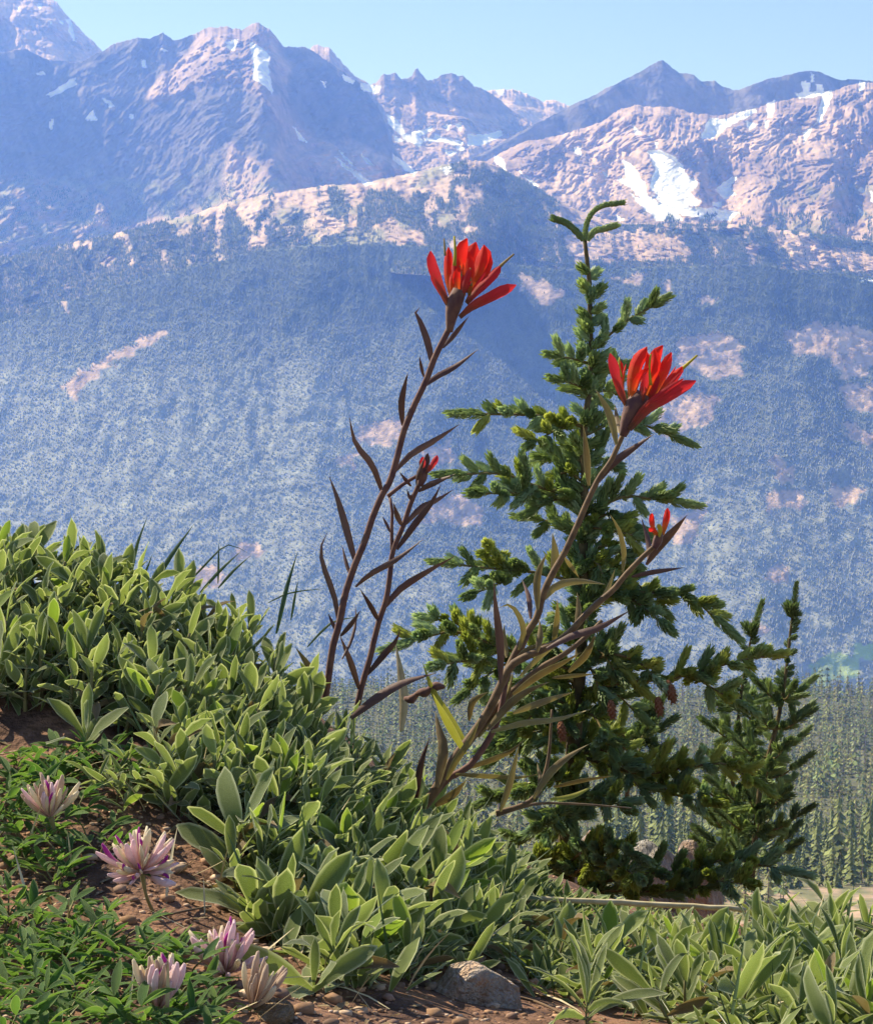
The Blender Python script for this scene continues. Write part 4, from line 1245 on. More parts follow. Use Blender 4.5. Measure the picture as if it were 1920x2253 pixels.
# its neighbour with the small bud
DN = 1.32
bN = at(*cB(590, 1740), DN)
pN = empty('paintbrush_plant', bN, 'thinner maroon stem ending in a small pink bud, right beside the tall dark stem', 'wildflower', 'red paintbrush plants')
add_stem(pN, bN, [cB(590, 1740), cB(620, 1600), cB(680, 1400), cB(700, 1300), cB(735, 1160), cB(790, 1000), cB(812, 850), cB(830, 690), cB(870, 580), cB(910, 480), cB(955, 340), cB(1000, 240), cB(1030, 160)], DN, DN, 15, 11, M_PSTEM, n=34)
add_stem(pN, bN, [cB(830, 690), cB(825, 520), cB(830, 400), cB(815, 300)], DN, DN + 0.01, 9, 7, M_PSTEM, n=8)
add_stem(pN, bN, [cB(800, 290), cB(900, 210), cB(1000, 150)], DN - 0.01, DN, 10, 8, M_PSTEM, n=8)
N_LEAVES = [([cB(735, 1160), cB(680, 1060), cB(600, 925)], 18), ([cB(770, 1070), cB(880, 940), cB(1050, 830), cB(1268, 703)], 24), ([cB(600, 1640), cB(540, 1440), cB(465, 1250)], 20), ([cB(650, 1530), cB(760, 1400), cB(850, 1300), cB(884, 1215)], 21),
            ([cB(860, 660), cB(990, 480), cB(1100, 340), cB(1166, 205)], 22), ([cB(915, 490), cB(1030, 370), cB(1130, 320), cB(1252, 243)], 20), ([cB(1010, 260), cB(1100, 205), cB(1268, 133)], 19), ([cB(900, 500), cB(860, 420), cB(835, 330)], 17),
            ([cB(815, 540), cB(790, 480), cB(758, 425)], 11), ([cB(960, 220), cB(920, 170), cB(875, 118)], 13), ([cB(990, 270), cB(950, 300), cB(930, 240)], 14), ([cB(1000, 230), cB(1010, 130), cB(1062, 0)], 20)]
for k, (pts, w_) in enumerate(N_LEAVES):
    add_leaf(pN, bN, pts, DN, w_ * 0.66, M_PLEAF, 400 + k)
head(pN, bN, cB, [([(1045, 130), (1045, 70), (1040, 15)], 14, M_CRIM, -0.004), ([(1060, 130), (1100, 80), (1142, 5)], 15, M_CRIM, -0.008), ([(1050, 120), (1070, 60), (1075, -10)], 13, M_PLEAF, 0.004), ([(1035, 130), (1030, 80), (1020, 40)], 11, M_PLEAF, 0.0)],
     ([(1020, 220), (1040, 150), (1055, 90)], [13, 22, 16]), DN - 0.006, 430)

# the sprawling plant in front of the spruce
DB = 1.22
bB = at(*cD(40, 1760), DB)
pB = empty('paintbrush_plant', bB, 'sprawling olive-brown plant with the lower red paintbrush flower, in front of the spruce', 'wildflower', 'red paintbrush plants')
add_stem(pB, bB, [cD(40, 1760), cD(150, 1600), cD(240, 1450), cD(330, 1330), cD(420, 1200), cD(480, 1080), cD(540, 950), cD(590, 850), cD(640, 760), cD(690, 680), cD(720, 560), cD(770, 450), cD(840, 330), cD(900, 200), cD(960, 60), cC(960, 1790), cC(1000, 1720), cC(1060, 1640), cC(1100, 1550), cC(1135, 1470)], DB, DB - 0.02, 23, 11, M_PSTEM2, n=48)
add_stem(pB, bB, [cD(440, 1170), cD(540, 960), cD(620, 900), cD(720, 855), cD(840, 790), cD(920, 705), cD(1000, 620), cD(1100, 535), cD(1170, 450), cD(1250, 365), cD(1330, 290)], DB - 0.01, DB - 0.03, 20, 11, M_PSTEM2, n=30)
add_stem(pB, bB, [cD(300, 1380), cD(420, 1230), cD(560, 1080), cD(700, 960), cD(840, 880), cD(960, 780), cD(1040, 700)], DB + 0.01, DB + 0.02, 20, 9, M_PSTEM2, n=22)
add_stem(pB, bB, [cD(60, 1740), cD(200, 1560), cD(330, 1480), cD(470, 1260), cD(530, 1000), cD(600, 870), cD(655, 740)], DB + 0.006, DB + 0.01, 18, 10, M_PSTEM, n=20)
add_stem(pB, bB, [cD(470, 1740), cD(600, 1700), cD(680, 1650), cD(720, 1560), cD(750, 1440), cD(770, 1180)], DB + 0.02, DB + 0.02, 13, 5, M_PSTEM2, n=16)
add_stem(pB, bB, [cD(470, 1750), cD(680, 1690), cD(900, 1690), cD(1200, 1712)], DB + 0.02, DB + 0.05, 9, 3, M_PSTEM2, n=16)
B_LEAVES = [([cC(1090, 1540), cC(1060, 1400), cC(1020, 1300), cC(962, 1203)], 26, 2), ([cC(1110, 1470), cC(1095, 1390), cC(1083, 1298)], 18, 2), ([cC(970, 1780), cC(1060, 1660), cC(1180, 1570), cC(1322, 1473)], 25, 1), ([cC(925, 1790), cC(910, 1600), cC(888, 1418)], 22, 2),
            ([cD(1280, 400), cD(1360, 290), cD(1430, 210), cD(1498, 130)], 27, 1), ([cD(1290, 380), cD(1290, 270), cD(1250, 140)], 18, 1), ([cD(1150, 440), cD(1158, 330), cD(1130, 210), cD(1083, 128)], 17, 2), ([cD(1200, 465), cD(1310, 440), cD(1484, 413)], 16, 1),
            ([cD(700, 610), cD(800, 510), cD(930, 485), cD(1060, 505)], 25, 3), ([cD(690, 640), cD(685, 500), cD(705, 410), cD(745, 335)], 26, 2), ([cD(775, 470), cD(790, 350), cD(772, 225)], 28, 3), ([cD(655, 690), cD(645, 570), cD(608, 478)], 17, 1),
            ([cD(490, 1040), cD(490, 820), cD(470, 640), cD(455, 478)], 26, 1), ([cD(590, 860), cD(618, 760), cD(590, 670), cD(540, 615), cD(485, 630)], 19, 2), ([cD(525, 900), cD(515, 820), cD(512, 720)], 17, 2), ([cD(690, 870), cD(705, 780), cD(700, 690)], 21, 2), ([cD(775, 830), cD(798, 700), cD(800, 580)], 20, 2), ([cD(900, 730), cD(915, 640), cD(905, 545)], 19, 2),
            ([cD(740, 850), cD(880, 780), cD(1020, 740), cD(1192, 645)], 24, 1), ([cD(860, 980), cD(950, 890), cD(1005, 775)], 25, 2), ([cD(770, 1010), cD(880, 1000), cD(1012, 988)], 14, 2), ([cD(560, 1200), cD(720, 1140), cD(885, 1085)], 22, 2), ([cD(440, 1300), cD(620, 1250), cD(800, 1230), cD(985, 1175)], 22, 2),
            ([cD(320, 1240), cD(340, 1140), cD(425, 1085)], 22, 2), ([cD(305, 1420), cD(230, 1290), cD(170, 1180), cD(128, 1095)], 25, 4), ([cD(250, 1530), cD(440, 1545), cD(600, 1550), cD(705, 1525)], 20, 2), ([cD(310, 1500), cD(460, 1450), cD(560, 1400), cD(622, 1338)], 22, 3), ([cD(490, 1730), cD(540, 1590), cD(592, 1375)], 22, 2),
            ([cD(150, 1600), cD(185, 1400), cD(160, 1290), cD(140, 1190)], 34, 2), ([cD(35, 1680), cD(60, 1480), cD(112, 1325)], 22, 1), ([cD(670, 1660), cD(760, 1520), cD(860, 1430), cD(965, 1368)], 25, 3), ([cD(700, 1650), cD(705, 1560), cD(690, 1470)], 17, 2), ([cD(780, 1600), cD(940, 1565), cD(1105, 1538)], 17, 2), ([cD(760, 1665), cD(880, 1645), cD(1005, 1585)], 17, 4),
            ([cD(540, 960), cD(640, 860), cD(760, 820)], 22, 2), ([cD(600, 1000), cD(720, 880), cD(860, 760), cD(960, 650)], 21, 3), ([cD(560, 1100), cD(700, 1000), cD(830, 930), cD(930, 870)], 26, 2), ([cD(420, 1290), cD(540, 1150), cD(640, 1080), cD(760, 1030)], 26, 2), ([cD(370, 1330), cD(480, 1180), cD(540, 1060), cD(560, 960)], 24, 2),
            ([cD(200, 1560), cD(250, 1460), cD(330, 1340), cD(380, 1230)], 22, 2), ([cD(140, 1700), cD(240, 1640), cD(310, 1560)], 30, 2), ([cD(1000, 640), cD(1060, 560), cD(1110, 420)], 17, 2), ([cD(840, 360), cD(880, 420), cD(915, 470)], 14, 2)]
mats_ = {1: M_PLEAF, 2: M_PLEAF2, 3: M_PLEAF2, 4: M_PLEAFY}
for k, (pts, w_, m_) in enumerate(B_LEAVES):
    add_leaf(pB, bB, pts, DB - 0.01 + 0.02 * (k % 3 - 1), w_ * 0.66, mats_[m_], 500 + k)
head(pB, bB, cC, [
    ([(1150, 1300), (1110, 1180), (1085, 1080), (1053, 985)], 26, M_CRIM, -0.004), ([(1180, 1290), (1190, 1130), (1215, 1030), (1275, 945)], 34, M_RED, 0.0), ([(1230, 1290), (1290, 1100), (1330, 1010), (1372, 938)], 34, M_RED, 0.012),
    ([(1250, 1300), (1280, 1180), (1320, 1050), (1320, 965)], 30, M_RED, 0.004), ([(1280, 1300), (1350, 1160), (1395, 1060), (1425, 980)], 28, M_RED, 0.008), ([(1300, 1310), (1390, 1190), (1490, 1065)], 24, M_RED, -0.004),
    ([(1170, 1450), (1290, 1320), (1420, 1240), (1572, 1153)], 34, M_CRIM, -0.014), ([(1130, 1200), (1110, 1110), (1115, 1030)], 16, M_RED, 0.01), ([(1240, 1290), (1260, 1190), (1275, 1100)], 17, M_CRIM, -0.012)],
    ([(1130, 1490), (1160, 1400), (1200, 1310), (1250, 1230)], [16, 34, 46, 34]), DB - 0.026, 560,
    [([(1480, 1090), (1530, 1045), (1582, 998)], 9, M_STYLE), ([(1300, 1180), (1290, 1080), (1300, 990)], 8, M_STYLE), ([(1360, 1230), (1420, 1150), (1462, 1090)], 10, M_STYLE), ([(1120, 1130), (1108, 1060), (1112, 1010)], 7, M_STYLE)])
head(pB, bB, cD, [([(1325, 240), (1312, 180), (1308, 120)], 14, M_RED, -0.004), ([(1365, 240), (1380, 170), (1392, 92)], 17, M_RED, 0.0), ([(1345, 250), (1320, 215), (1290, 205)], 12, M_RED, -0.006), ([(1350, 250), (1352, 210), (1340, 180)], 12, M_STYLE, -0.01)],
     ([(1320, 310), (1338, 270), (1348, 225)], [14, 22, 16]), DB - 0.034, 590)

# loose blades and dry bits among them
def single_blade(name, pts, d, w, mat, label, cat, seed, group=None, dd=0.0, fold=0.3):
    base = at(*pts[0], d)
    V, F, e, ln = blade(path3(pts, d, d + dd), w * d / FPX * 1.1, lance, (0.3, 0.7), fold, 9, 5, 0, seed)
    o = obj(name, poly_mesh(name, V - base, F, mat, True, {'edge': e, 'len': ln}), None, label, cat, group)
    o.location = base
    return o


single_blade('dry_leaf', [cB(540, 1830), cB(700, 1700), cB(860, 1600), cB(1000, 1550), cB(1132, 1518)], 1.28, 22, M_PLEAF, 'long brown dried leaf leaning right from the foot of the stems', 'leaf', 1)
single_blade('straw_blade', [cB(890, 1920), cB(905, 1700), cB(880, 1500), cB(850, 1300)], 1.36, 22, M_STRAW, 'pale straw blade standing between the two flower plants', 'grass blade', 2)
single_blade('yellow_blade', [cB(1330, 1990), cB(1200, 1800), cB(1110, 1650), cB(1038, 1440)], 1.3, 20, M_PLEAFY, 'yellow-green blade leaning left over the dark seed pod', 'grass blade', 3)
P_ = np.array(path3([cB(910, 1690), cB(960, 1700), cB(1010, 1655), cB(1060, 1650), cB(1120, 1610), cB(1195, 1612)], 1.31, 1.30)); b_ = P_[0]
V, F = tube(catmull(P_ - b_, 18), [0.0012, 0.0034, 0.0016, 0.0036, 0.0022, 0.0034, 0.001], 8)
o = obj('seed_pod', poly_mesh('seed_pod', V, F, M_PSTEM), None, 'dark twisted dry seed pod right of the dried leaf', 'seed pod'); o.location = b_
GR = [([(282, 1330), (300, 1240), (325, 1172)], 9, 'leftmost thin dark blade standing up from the mound'), ([(330, 1340), (375, 1260), (428, 1188)], 11, 'dark blade leaning right from the mound, second from the left'),
      ([(395, 1340), (450, 1280), (500, 1235), (550, 1255)], 5, 'thin arched blade above the mound'), ([(440, 1340), (485, 1290), (532, 1247)], 8, 'dark blade leaning right in the middle of the mound top'),
      ([(480, 1330), (515, 1290), (552, 1258)], 7, 'short dark blade leaning right, next to the middle one'), ([(608, 1430), (630, 1330), (655, 1250)], 11, 'tall dark blade at the right shoulder of the mound'),
      ([(640, 1400), (650, 1340), (656, 1312)], 6, 'short thin blade right of the tall dark blade'), ([(590, 1362), (640, 1340), (720, 1330)], 4, 'thin wiry blade lying nearly level at the mound shoulder'),
      ([cB(240, 1450), cB(330, 1350), cB(430, 1270), cB(620, 1235)], 6, 'wiry blade crossing behind the dark stem'), ([(480, 1320), (481, 1260), (482, 1228)], 5, 'thin upright blade in the middle of the mound top'), ([(300, 1340), (322, 1290), (336, 1255)], 7, 'short dark blade near the left mound crest')]
for k, (pts, w_, lb) in enumerate(GR):
    single_blade('grass_blade', [(x_, y_ - 36) for x_, y_ in pts], 1.36, w_, M_GRASS, lb, 'grass blade', 20 + k, 'dark grass blades on the mound')
P_ = np.array([at(1128, 1977, 1.32), at(1250, 1981, 1.32), at(1420, 1989, 1.33), at(1560, 1997, 1.33), at(1640, 2003, 1.33)]); b_ = P_[0]
V, F = tube(catmull(P_ - b_, 14) + 0.0003 * r_.normal(size=(14, 3)), [0.0017, 0.0021, 0.0018], 7)
o = obj('dry_stick', poly_mesh('dry_stick', V, F, M_STRAW), None, 'pale dry stick lying level under the spruce boughs', 'stick'); o.location = b_
for pts, d, w_, lb in [([(330, 2028), (400, 2022), (465, 2003)], None, 0.0007, 'thin twig lying on the bare soil between the clover heads'), ([(1100, 2190), (1180, 2215), (1270, 2250)], None, 0.0009, 'dark twig on the soil right of the pinkish rock'),
                       ([(1020, 2140), (1100, 2112), (1160, 2098)], None, 0.0011, 'pale straw leaning above the pinkish rock')]:
    P_ = np.array([on_ground(*hit(*p_)[0][:2]) + [0, 0, 0.002] for p_ in pts]); b_ = P_[0].copy()
    V, F = tube(catmull(P_ - b_, 9), [w_, w_ * 0.8], 5)
    o = obj('twig', poly_mesh('twig', V, F, M_STRAW if 'straw' in lb else M_PSTEM2), None, lb, 'twig'); o.location = b_

# ------------------------------------------------------------------ clover
r_ = np.random.default_rng(404)
CLV = [leaf_mesh('leaflet', 1.0, r_.uniform(0.2, 0.3), r_.uniform(-0.1, 0.7), r_.uniform(0.3, 0.7), r_.uniform(-0.4, 0.4), 0.02, 80 + i, M_CLOVER, prof=lambda t: np.sin(np.clip(t, 0, 1) ** 0.85 * np.pi * 0.97) ** 0.9 + 0.08) for i in range(8)]


def clover_plant(base, nl, seed, label, group, sc=1.0):
    r = np.random.default_rng(seed)
    root = empty('clover_plant', base, label, 'plant', group)
    for i in range(nl):
        az = r.random() * 6.28; el = r.uniform(0.35, 1.2); hl = r.uniform(0.006, 0.017) * sc
        o_ = np.array([math.cos(az), math.sin(az), 0]); tip = (o_ * math.cos(el) + np.array([0, 0, math.sin(el)])) * hl
        if i < 3:
            st = obj('stem', poly_mesh('stem', *tube([(0, 0, -0.003), tip * 0.5 + [0, 0, 0.001], tip], [0.0005, 0.0004], 4, 4), M_STEMG), root)
        for k in (-1, 0, 1):
            a2 = az + k * 0.95 + r.normal(0, 0.15); e2 = r.uniform(0.15, 0.9)
            d = np.array([math.cos(a2) * math.cos(e2), math.sin(a2) * math.cos(e2), math.sin(e2)])
            up = np.array([-math.cos(a2) * math.sin(e2), -math.sin(a2) * math.sin(e2), math.cos(e2)])
            lf = obj('leaflet', CLV[int(r.integers(len(CLV)))], root)
            put(lf, tip, basis(d, up, r.normal(0, 0.4)), r.uniform(0.010, 0.016) * sc)
    return root


cid = 3000
for poly, n, mind, label, group in [
    ([(-60, 1690), (60, 1680), (150, 1740), (190, 1820), (230, 1900), (190, 1960), (90, 1975), (-20, 1900), (-60, 1860)], 30, 0.011, 'clover tuft below the pale withered head', 'clover tufts left of the largest clover head'),
    ([(-60, 2010), (60, 1990), (190, 2040), (300, 2080), (420, 2150), (480, 2253), (430, 2330), (-60, 2330)], 58, 0.011, 'clover tuft in the lower left corner', 'clover tufts in the lower left corner'),
    ([(60, 1690), (200, 1680), (330, 1720), (300, 1760), (150, 1730)], 8, 0.013, 'clover tuft shaded by the left mound', 'clover tufts under the mound')]:
    for b in scatter(poly, n, mind, cid):
        cid += 1
        bx_, by_, _d = proj_np(b)
        ys_ = [p_[1] for p_ in poly]; xs_ = [p_[0] for p_ in poly]
        fy_ = (by_ - min(ys_)) / (min(2253, max(ys_)) - min(ys_)); fx_ = (bx_ - max(0, min(xs_))) / (max(xs_) - max(0, min(xs_)))
        place = ('top' if fy_ < 0.33 else 'middle' if fy_ < 0.66 else 'bottom') + (' left' if fx_ < 0.33 else ' centre' if fx_ < 0.66 else ' right') + ' of its patch'
        clover_plant(b, int(r_.integers(4, 7)), cid, label + ', ' + place, group + ', ' + place, r_.uniform(0.85, 1.15))


def petal_mat(name, c0, c1a):
    return red_mat(name, c0, c1a, 0.3)


M_CPINK = petal_mat('clover_pink', (0.70, 0.36, 0.30), (0.93, 0.68, 0.70)); M_CCREAM = petal_mat('clover_cream', (0.62, 0.36, 0.22), (0.88, 0.76, 0.55)); M_CPURP = petal_mat('clover_purple', (0.7, 0.3, 0.5), (0.48, 0.035, 0.36)); M_CDRY = petal_mat('clover_dry', (0.42, 0.22, 0.13), (0.6, 0.44, 0.33))


def pod(L, W, mat, seed, name='petal'):
    """folded pea-flower petal: a hooded tube along +Y, fuller near the tip"""
    n, s_ = 7, 6
    t = np.linspace(0, 1, n)
    w = W * 0.5 * np.array([0.3, 0.42, 0.6, 0.85, 1.0, 0.92, 0.4])
    bend = 0.22 * L * t ** 2
    ang = np.linspace(0, 2 * np.pi, s_, endpoint=False)
    V = np.stack([np.cos(ang)[None] * w[:, None] * 0.62, np.repeat((t * L)[:, None], s_, 1), np.sin(ang)[None] * w[:, None] + bend[:, None]], -1).reshape(-1, 3)
    F = [(i * s_ + k, i * s_ + (k + 1) % s_, (i + 1) * s_ + (k + 1) % s_, (i + 1) * s_ + k) for i in range(n - 1) for k in range(s_)]
    F.append(tuple(range((n - 1) * s_, n * s_)))
    return poly_mesh(name, V, F, mat, True, {'len': np.repeat(t[:, None], s_, 1).ravel(), 'edge': np.repeat(np.abs(np.cos(ang))[None], n, 0).ravel()})


PODS = {k: [pod(1.0, w_, m_, 0) for w_ in (0.15, 0.2)] for k, m_ in (('p', M_CPINK), ('c', M_CCREAM), ('u', M_CPURP), ('d', M_CDRY))}


def clover_head(px, py, d, R, axis, mix, n, seed, label, spread=1.5):
    r = np.random.default_rng(seed)
    c = at(px, py, d)
    root = empty('clover_flower', c, label, 'flower', 'clover flower heads')
    ax = unit(np.array(axis, float))
    ta = unit(np.cross(ax, [0.3, 0.9, 0.2])); tb = np.cross(ax, ta)
    g = on_ground(c[0] + 0.004, c[1] + 0.01) - c
    V, F = tube(catmull([g, g * 0.4 + ax * -0.004, ax * 0.001], 7), [0.0009, 0.0008, 0.0016], 6)
    obj('stem', poly_mesh('stem', V, F, M_STEMG), root)
    for k in range(4):
        a = k * 1.57 + r.random(); dd = ta * math.cos(a) + tb * math.sin(a) + ax * 0.5
        lf = obj('sepal', CLV[k % 8], root); put(lf, -ax * 0.001, basis(unit(dd), ax), R * 0.5)
    for i in range(n):
        th = spread * math.sqrt((i + 0.5) / n); az = i * 2.39996 + r.normal(0, 0.15)
        dv = ax * math.cos(th) + (ta * math.cos(az) + tb * math.sin(az)) * math.sin(th)
        kind = mix[int(r.integers(len(mix)))]
        p_ = obj('petal', PODS[kind][i % 2], root)
        L_ = R * r.uniform(0.72, 1.15)
        put(p_, dv * 0.0012, basis(unit(dv + 0.14 * r.normal(size=3)), ax + 0.2 * r.normal(size=3), r.normal(0, 0.5)), (L_, L_, L_))
        if kind in 'pc' and r.random() < 0.22 and mix != 'd':
            q_ = obj('keel', PODS['u'][0], p_)
            put(q_, (0, 0.45, 0.10), basis((0, 1, 0.3), (0, 0, 1)), (0.85, 0.55, 0.85))
    return root


clover_head(312, 1918, 0.93, 0.0205, (0.1, -0.35, 1), 'ppcppc', 46, 1, 'largest clover head, pink and cream with purple keels', 1.5)
clover_head(497, 2140, 0.865, 0.0215, (0.1, -0.25, 1), 'pppc', 42, 2, 'bright pink and white clover head at the bottom, with a curled outer petal', 1.15)
clover_head(112, 1798, 1.0, 0.0205, (-0.1, -0.2, 1), 'ccdpd', 26, 3, 'pale withered clover head near the left edge', 0.95)
clover_head(350, 2222, 0.79, 0.020, (-0.05, -0.1, 1), 'pcdpd', 26, 4, 'faded maroon and cream clover head at the bottom edge', 0.75)
clover_head(555, 2220, 0.82, 0.020, (0.35, -0.1, 1), 'dddc', 18, 5, 'brown dried clover head leaning right by the orange stone', 0.7)


# ------------------------------------------------------------------ young spruce and firs
M_NEEDLE = leaf_mat('spruce_needle', (0.17, 0.24, 0.095), (0.36, 0.44, 0.19), None, transl=0.4, sheen=0.05, rough=0.5, scale=40)
M_NEEDLE_Y = leaf_mat('sunny_needle', (0.27, 0.32, 0.07), (0.46, 0.48, 0.13), None, transl=0.42, sheen=0.05, rough=0.5, scale=40)  # sunlight on the boughs put into a yellower needle colour
M_NEEDLE_B = leaf_mat('blue_needle', (0.21, 0.31, 0.17), (0.43, 0.53, 0.32), None, transl=0.38, sheen=0.08, rough=0.5, scale=40)
M_NEEDLE_D = leaf_mat('fir_needle', (0.085, 0.13, 0.055), (0.18, 0.245, 0.095), None, transl=0.25, sheen=0.02, rough=0.5, scale=40)
M_BARK = plain_mat('young_bark', (0.07, 0.05, 0.03), (0.17, 0.13, 0.06), 120, 0.9, 0.0008)
M_TWIG = plain_mat('twig_bark', (0.12, 0.10, 0.045), (0.22, 0.17, 0.07), 150, 0.9, 0.0005)
M_CONE = plain_mat('cone', (0.16, 0.06, 0.03), (0.30, 0.13, 0.06), 160, 0.8)


def shoot_mesh(L, seed, mat, nneed, NL=0.0085, W=0.0016, ang=0.75):
    """needled shoot along +Y: twig core, needles swept forward all round and thicker on the upper side"""
    r = np.random.default_rng(seed)
    V, F = tube([(0, 0, 0), (0, L * 0.5, 0.0005), (0, L * 0.98, 0)], [0.0016, 0.0014, 0.0008], 5)
    Vs = [V]; Fs = [tuple(f) for f in F]
    off = len(V)
    for i in range(nneed):
        t = (i + r.random()) / nneed
        a = i * 2.39996 + r.normal(0, 0.2)
        y = L * (0.02 + 0.96 * t)
        spread = ang * (1.0 - 0.55 * t ** 3) * r.uniform(0.8, 1.15)
        out = np.array([math.cos(a), 0, math.sin(a)])
        out[2] += 0.25
        out /= np.linalg.norm(out)
        d1 = out * math.sin(spread) + np.array([0, math.cos(spread), 0])
        d2 = out * math.sin(spread * 0.45) + np.array([0, math.cos(spread * 0.45), 0])
        l_ = NL * r.uniform(0.8, 1.15)
        p0 = np.array([0, y, 0]) + out * 0.001
        p1 = p0 + d1 * l_ * 0.55
        p2 = p1 + d2 * l_ * 0.45
        s_ = np.cross(d1, out); s_ /= np.linalg.norm(s_) + 1e-9
        w = W * 0.5
        Vs.append(np.array([p0 - s_ * w * 0.5, p0 + s_ * w * 0.5, p1 + s_ * w, p2, p1 - s_ * w]) + 0)
        Fs += [(off, off + 1, off + 2, off + 4), (off + 4, off + 2, off + 3)]
        off += 5
    return poly_mesh('shoot', np.concatenate(Vs), Fs, mat, False)


def shoot_pool(mat, seed, NL=0.0085, ang=0.75, k=1.0):
    return {n_: [shoot_mesh(L_, seed + i + int(L_ * 1e4), mat, int(nn * k), NL, 0.0021, ang) for i in range(2)] for n_, L_, nn in (('s', 0.011, 70), ('m', 0.018, 105), ('l', 0.028, 150), ('x', 0.042, 210))}


POOL = {'g': shoot_pool(M_NEEDLE, 1), 'y': shoot_pool(M_NEEDLE_Y, 11), 'b': shoot_pool(M_NEEDLE_B, 21), 'd': shoot_pool(M_NEEDLE_D, 31, 0.0095, 0.85, 0.8)}
LENS = {'s': 0.011, 'm': 0.018, 'l': 0.028, 'x': 0.042}
n_shoot = {'n': 0}
OVER = []                                        # shoots past the first few hundred, joined into one part


def add_shoot(parent, base, p, d, up, pool, size, r, sc=1.0, limit=300):
    me = POOL[pool][size][int(r.integers(2))]
    n_shoot['n'] += 1
    if n_shoot['n'] > limit:
        OVER.append((me, p, d, up, sc, r.normal(0, 0.5)))
        return
    o = obj('shoot', me, parent)
    put(o, p - base, basis(d, up, r.normal(0, 0.5)), sc * r.uniform(0.9, 1.12))


def bough(root, base, pts3, r, r0, mix, gap=0.011, size_fn=None, end='l', sc=1.0, side2=True, limit=300, name='branch'):
    C = catmull(pts3, 18)
    V, F = tube(C - base, [r0, r0 * 0.45], 6)
    b = obj(name, poly_mesh(name, V, F, M_TWIG), root)
    T = unit(np.gradient(C, axis=0))
    seg = np.linalg.norm(np.diff(C, axis=0), axis=1); cum = np.concatenate([[0], np.cumsum(seg)])
    Lt = cum[-1]
    s_ = gap * r.uniform(0.3, 0.9); k = 0
    while s_ < Lt - 0.004:
        p = np.array([np.interp(s_, cum, C[:, j]) for j in range(3)]); t = unit(np.array([np.interp(s_, cum, T[:, j]) for j in range(3)]))
        upv = np.array([0, 0, 1.0]); sd = unit(np.cross(t, upv)); upn = np.cross(sd, t)
        a = {0: 0.25, 1: math.pi - 0.25, 2: math.pi / 2}[k % 3] + r.normal(0, 0.45)
        if k % 7 == 6:
            a = -math.pi / 2 + r.normal(0, 0.5)
        out = sd * math.cos(a) + upn * math.sin(a)
        f = s_ / Lt
        d = unit(t * 0.75 + out * r.uniform(0.75, 1.1))
        size = size_fn(f, r) if size_fn else ('m' if r.random() < 0.6 else 's')
        pool = mix[int(r.integers(len(mix)))]
        add_shoot(b, base, p, d, upn + 0.01, pool, size, r, sc, limit)
        s_ += gap * r.uniform(0.7, 1.3); k += 1
    add_shoot(b, base, C[-1] - T[-1] * 0.004, T[-1], np.array([0, 0, 1.0]) + 0.01, mix[0], end, r, sc, limit)
    return b


def flush_over(root, base, mats):
    """remaining shoots of a tree as one part"""
    if not OVER:
        return
    cache = {}
    Vs, Fs3, Fs4, o3, mi3, mi4 = [], [], [], 0, [], []
    for me, p, d, up, sc, roll in OVER:
        if me.name not in cache:
            v = np.empty(len(me.vertices) * 3, np.float32); me.vertices.foreach_get('co', v)
            cache[me.name] = (v.reshape(-1, 3), [tuple(p_.vertices) for p_ in me.polygons], mats.index(me.materials[0]))
        v, f, mi = cache[me.name]
        R = np.array(basis(d, up, roll))
        Vs.append((v * sc) @ R.T + (p - base))
        for q_ in f:
            Fs3.append(tuple(a + o3 for a in q_)); mi3.append(mi)
        o3 += len(v)
    me = bpy.data.meshes.new('shoots')
    me.from_pydata(np.concatenate(Vs).tolist(), [], Fs3)
    for m_ in mats:
        me.materials.append(m_)
    me.polygons.foreach_set('material_index', np.array(mi3, np.int32))
    o = obj('shoots', me, root, kind='stuff')
    OVER.clear()
    return o


r_ = np.random.default_rng(606)
DS1 = 2.05
trunk_px = [(1240, 2030), (1250, 1800), (1265, 1600), (1280, 1400), (1283, 1200), (1286, 1072), (1283, 1000), (1286, 927), (1297, 855), (1301, 782), (1297, 710), (1297, 637), (1290, 565), (1286, 529)]
bs = at(1240, 2030, DS1)
sp = empty('spruce_tree', bs, 'young green spruce with a bent tip, behind the red flowers', 'tree')
TC = catmull([at(x_, y_, DS1) for x_, y_ in trunk_px], 50)
V, F = tube(TC - bs, [0.011, 0.009, 0.0065, 0.0045, 0.0032, 0.0022], 9)
obj('trunk', poly_mesh('trunk', V, F, M_BARK), sp)
# bent leader and the two fingers beside it
SHL = {}


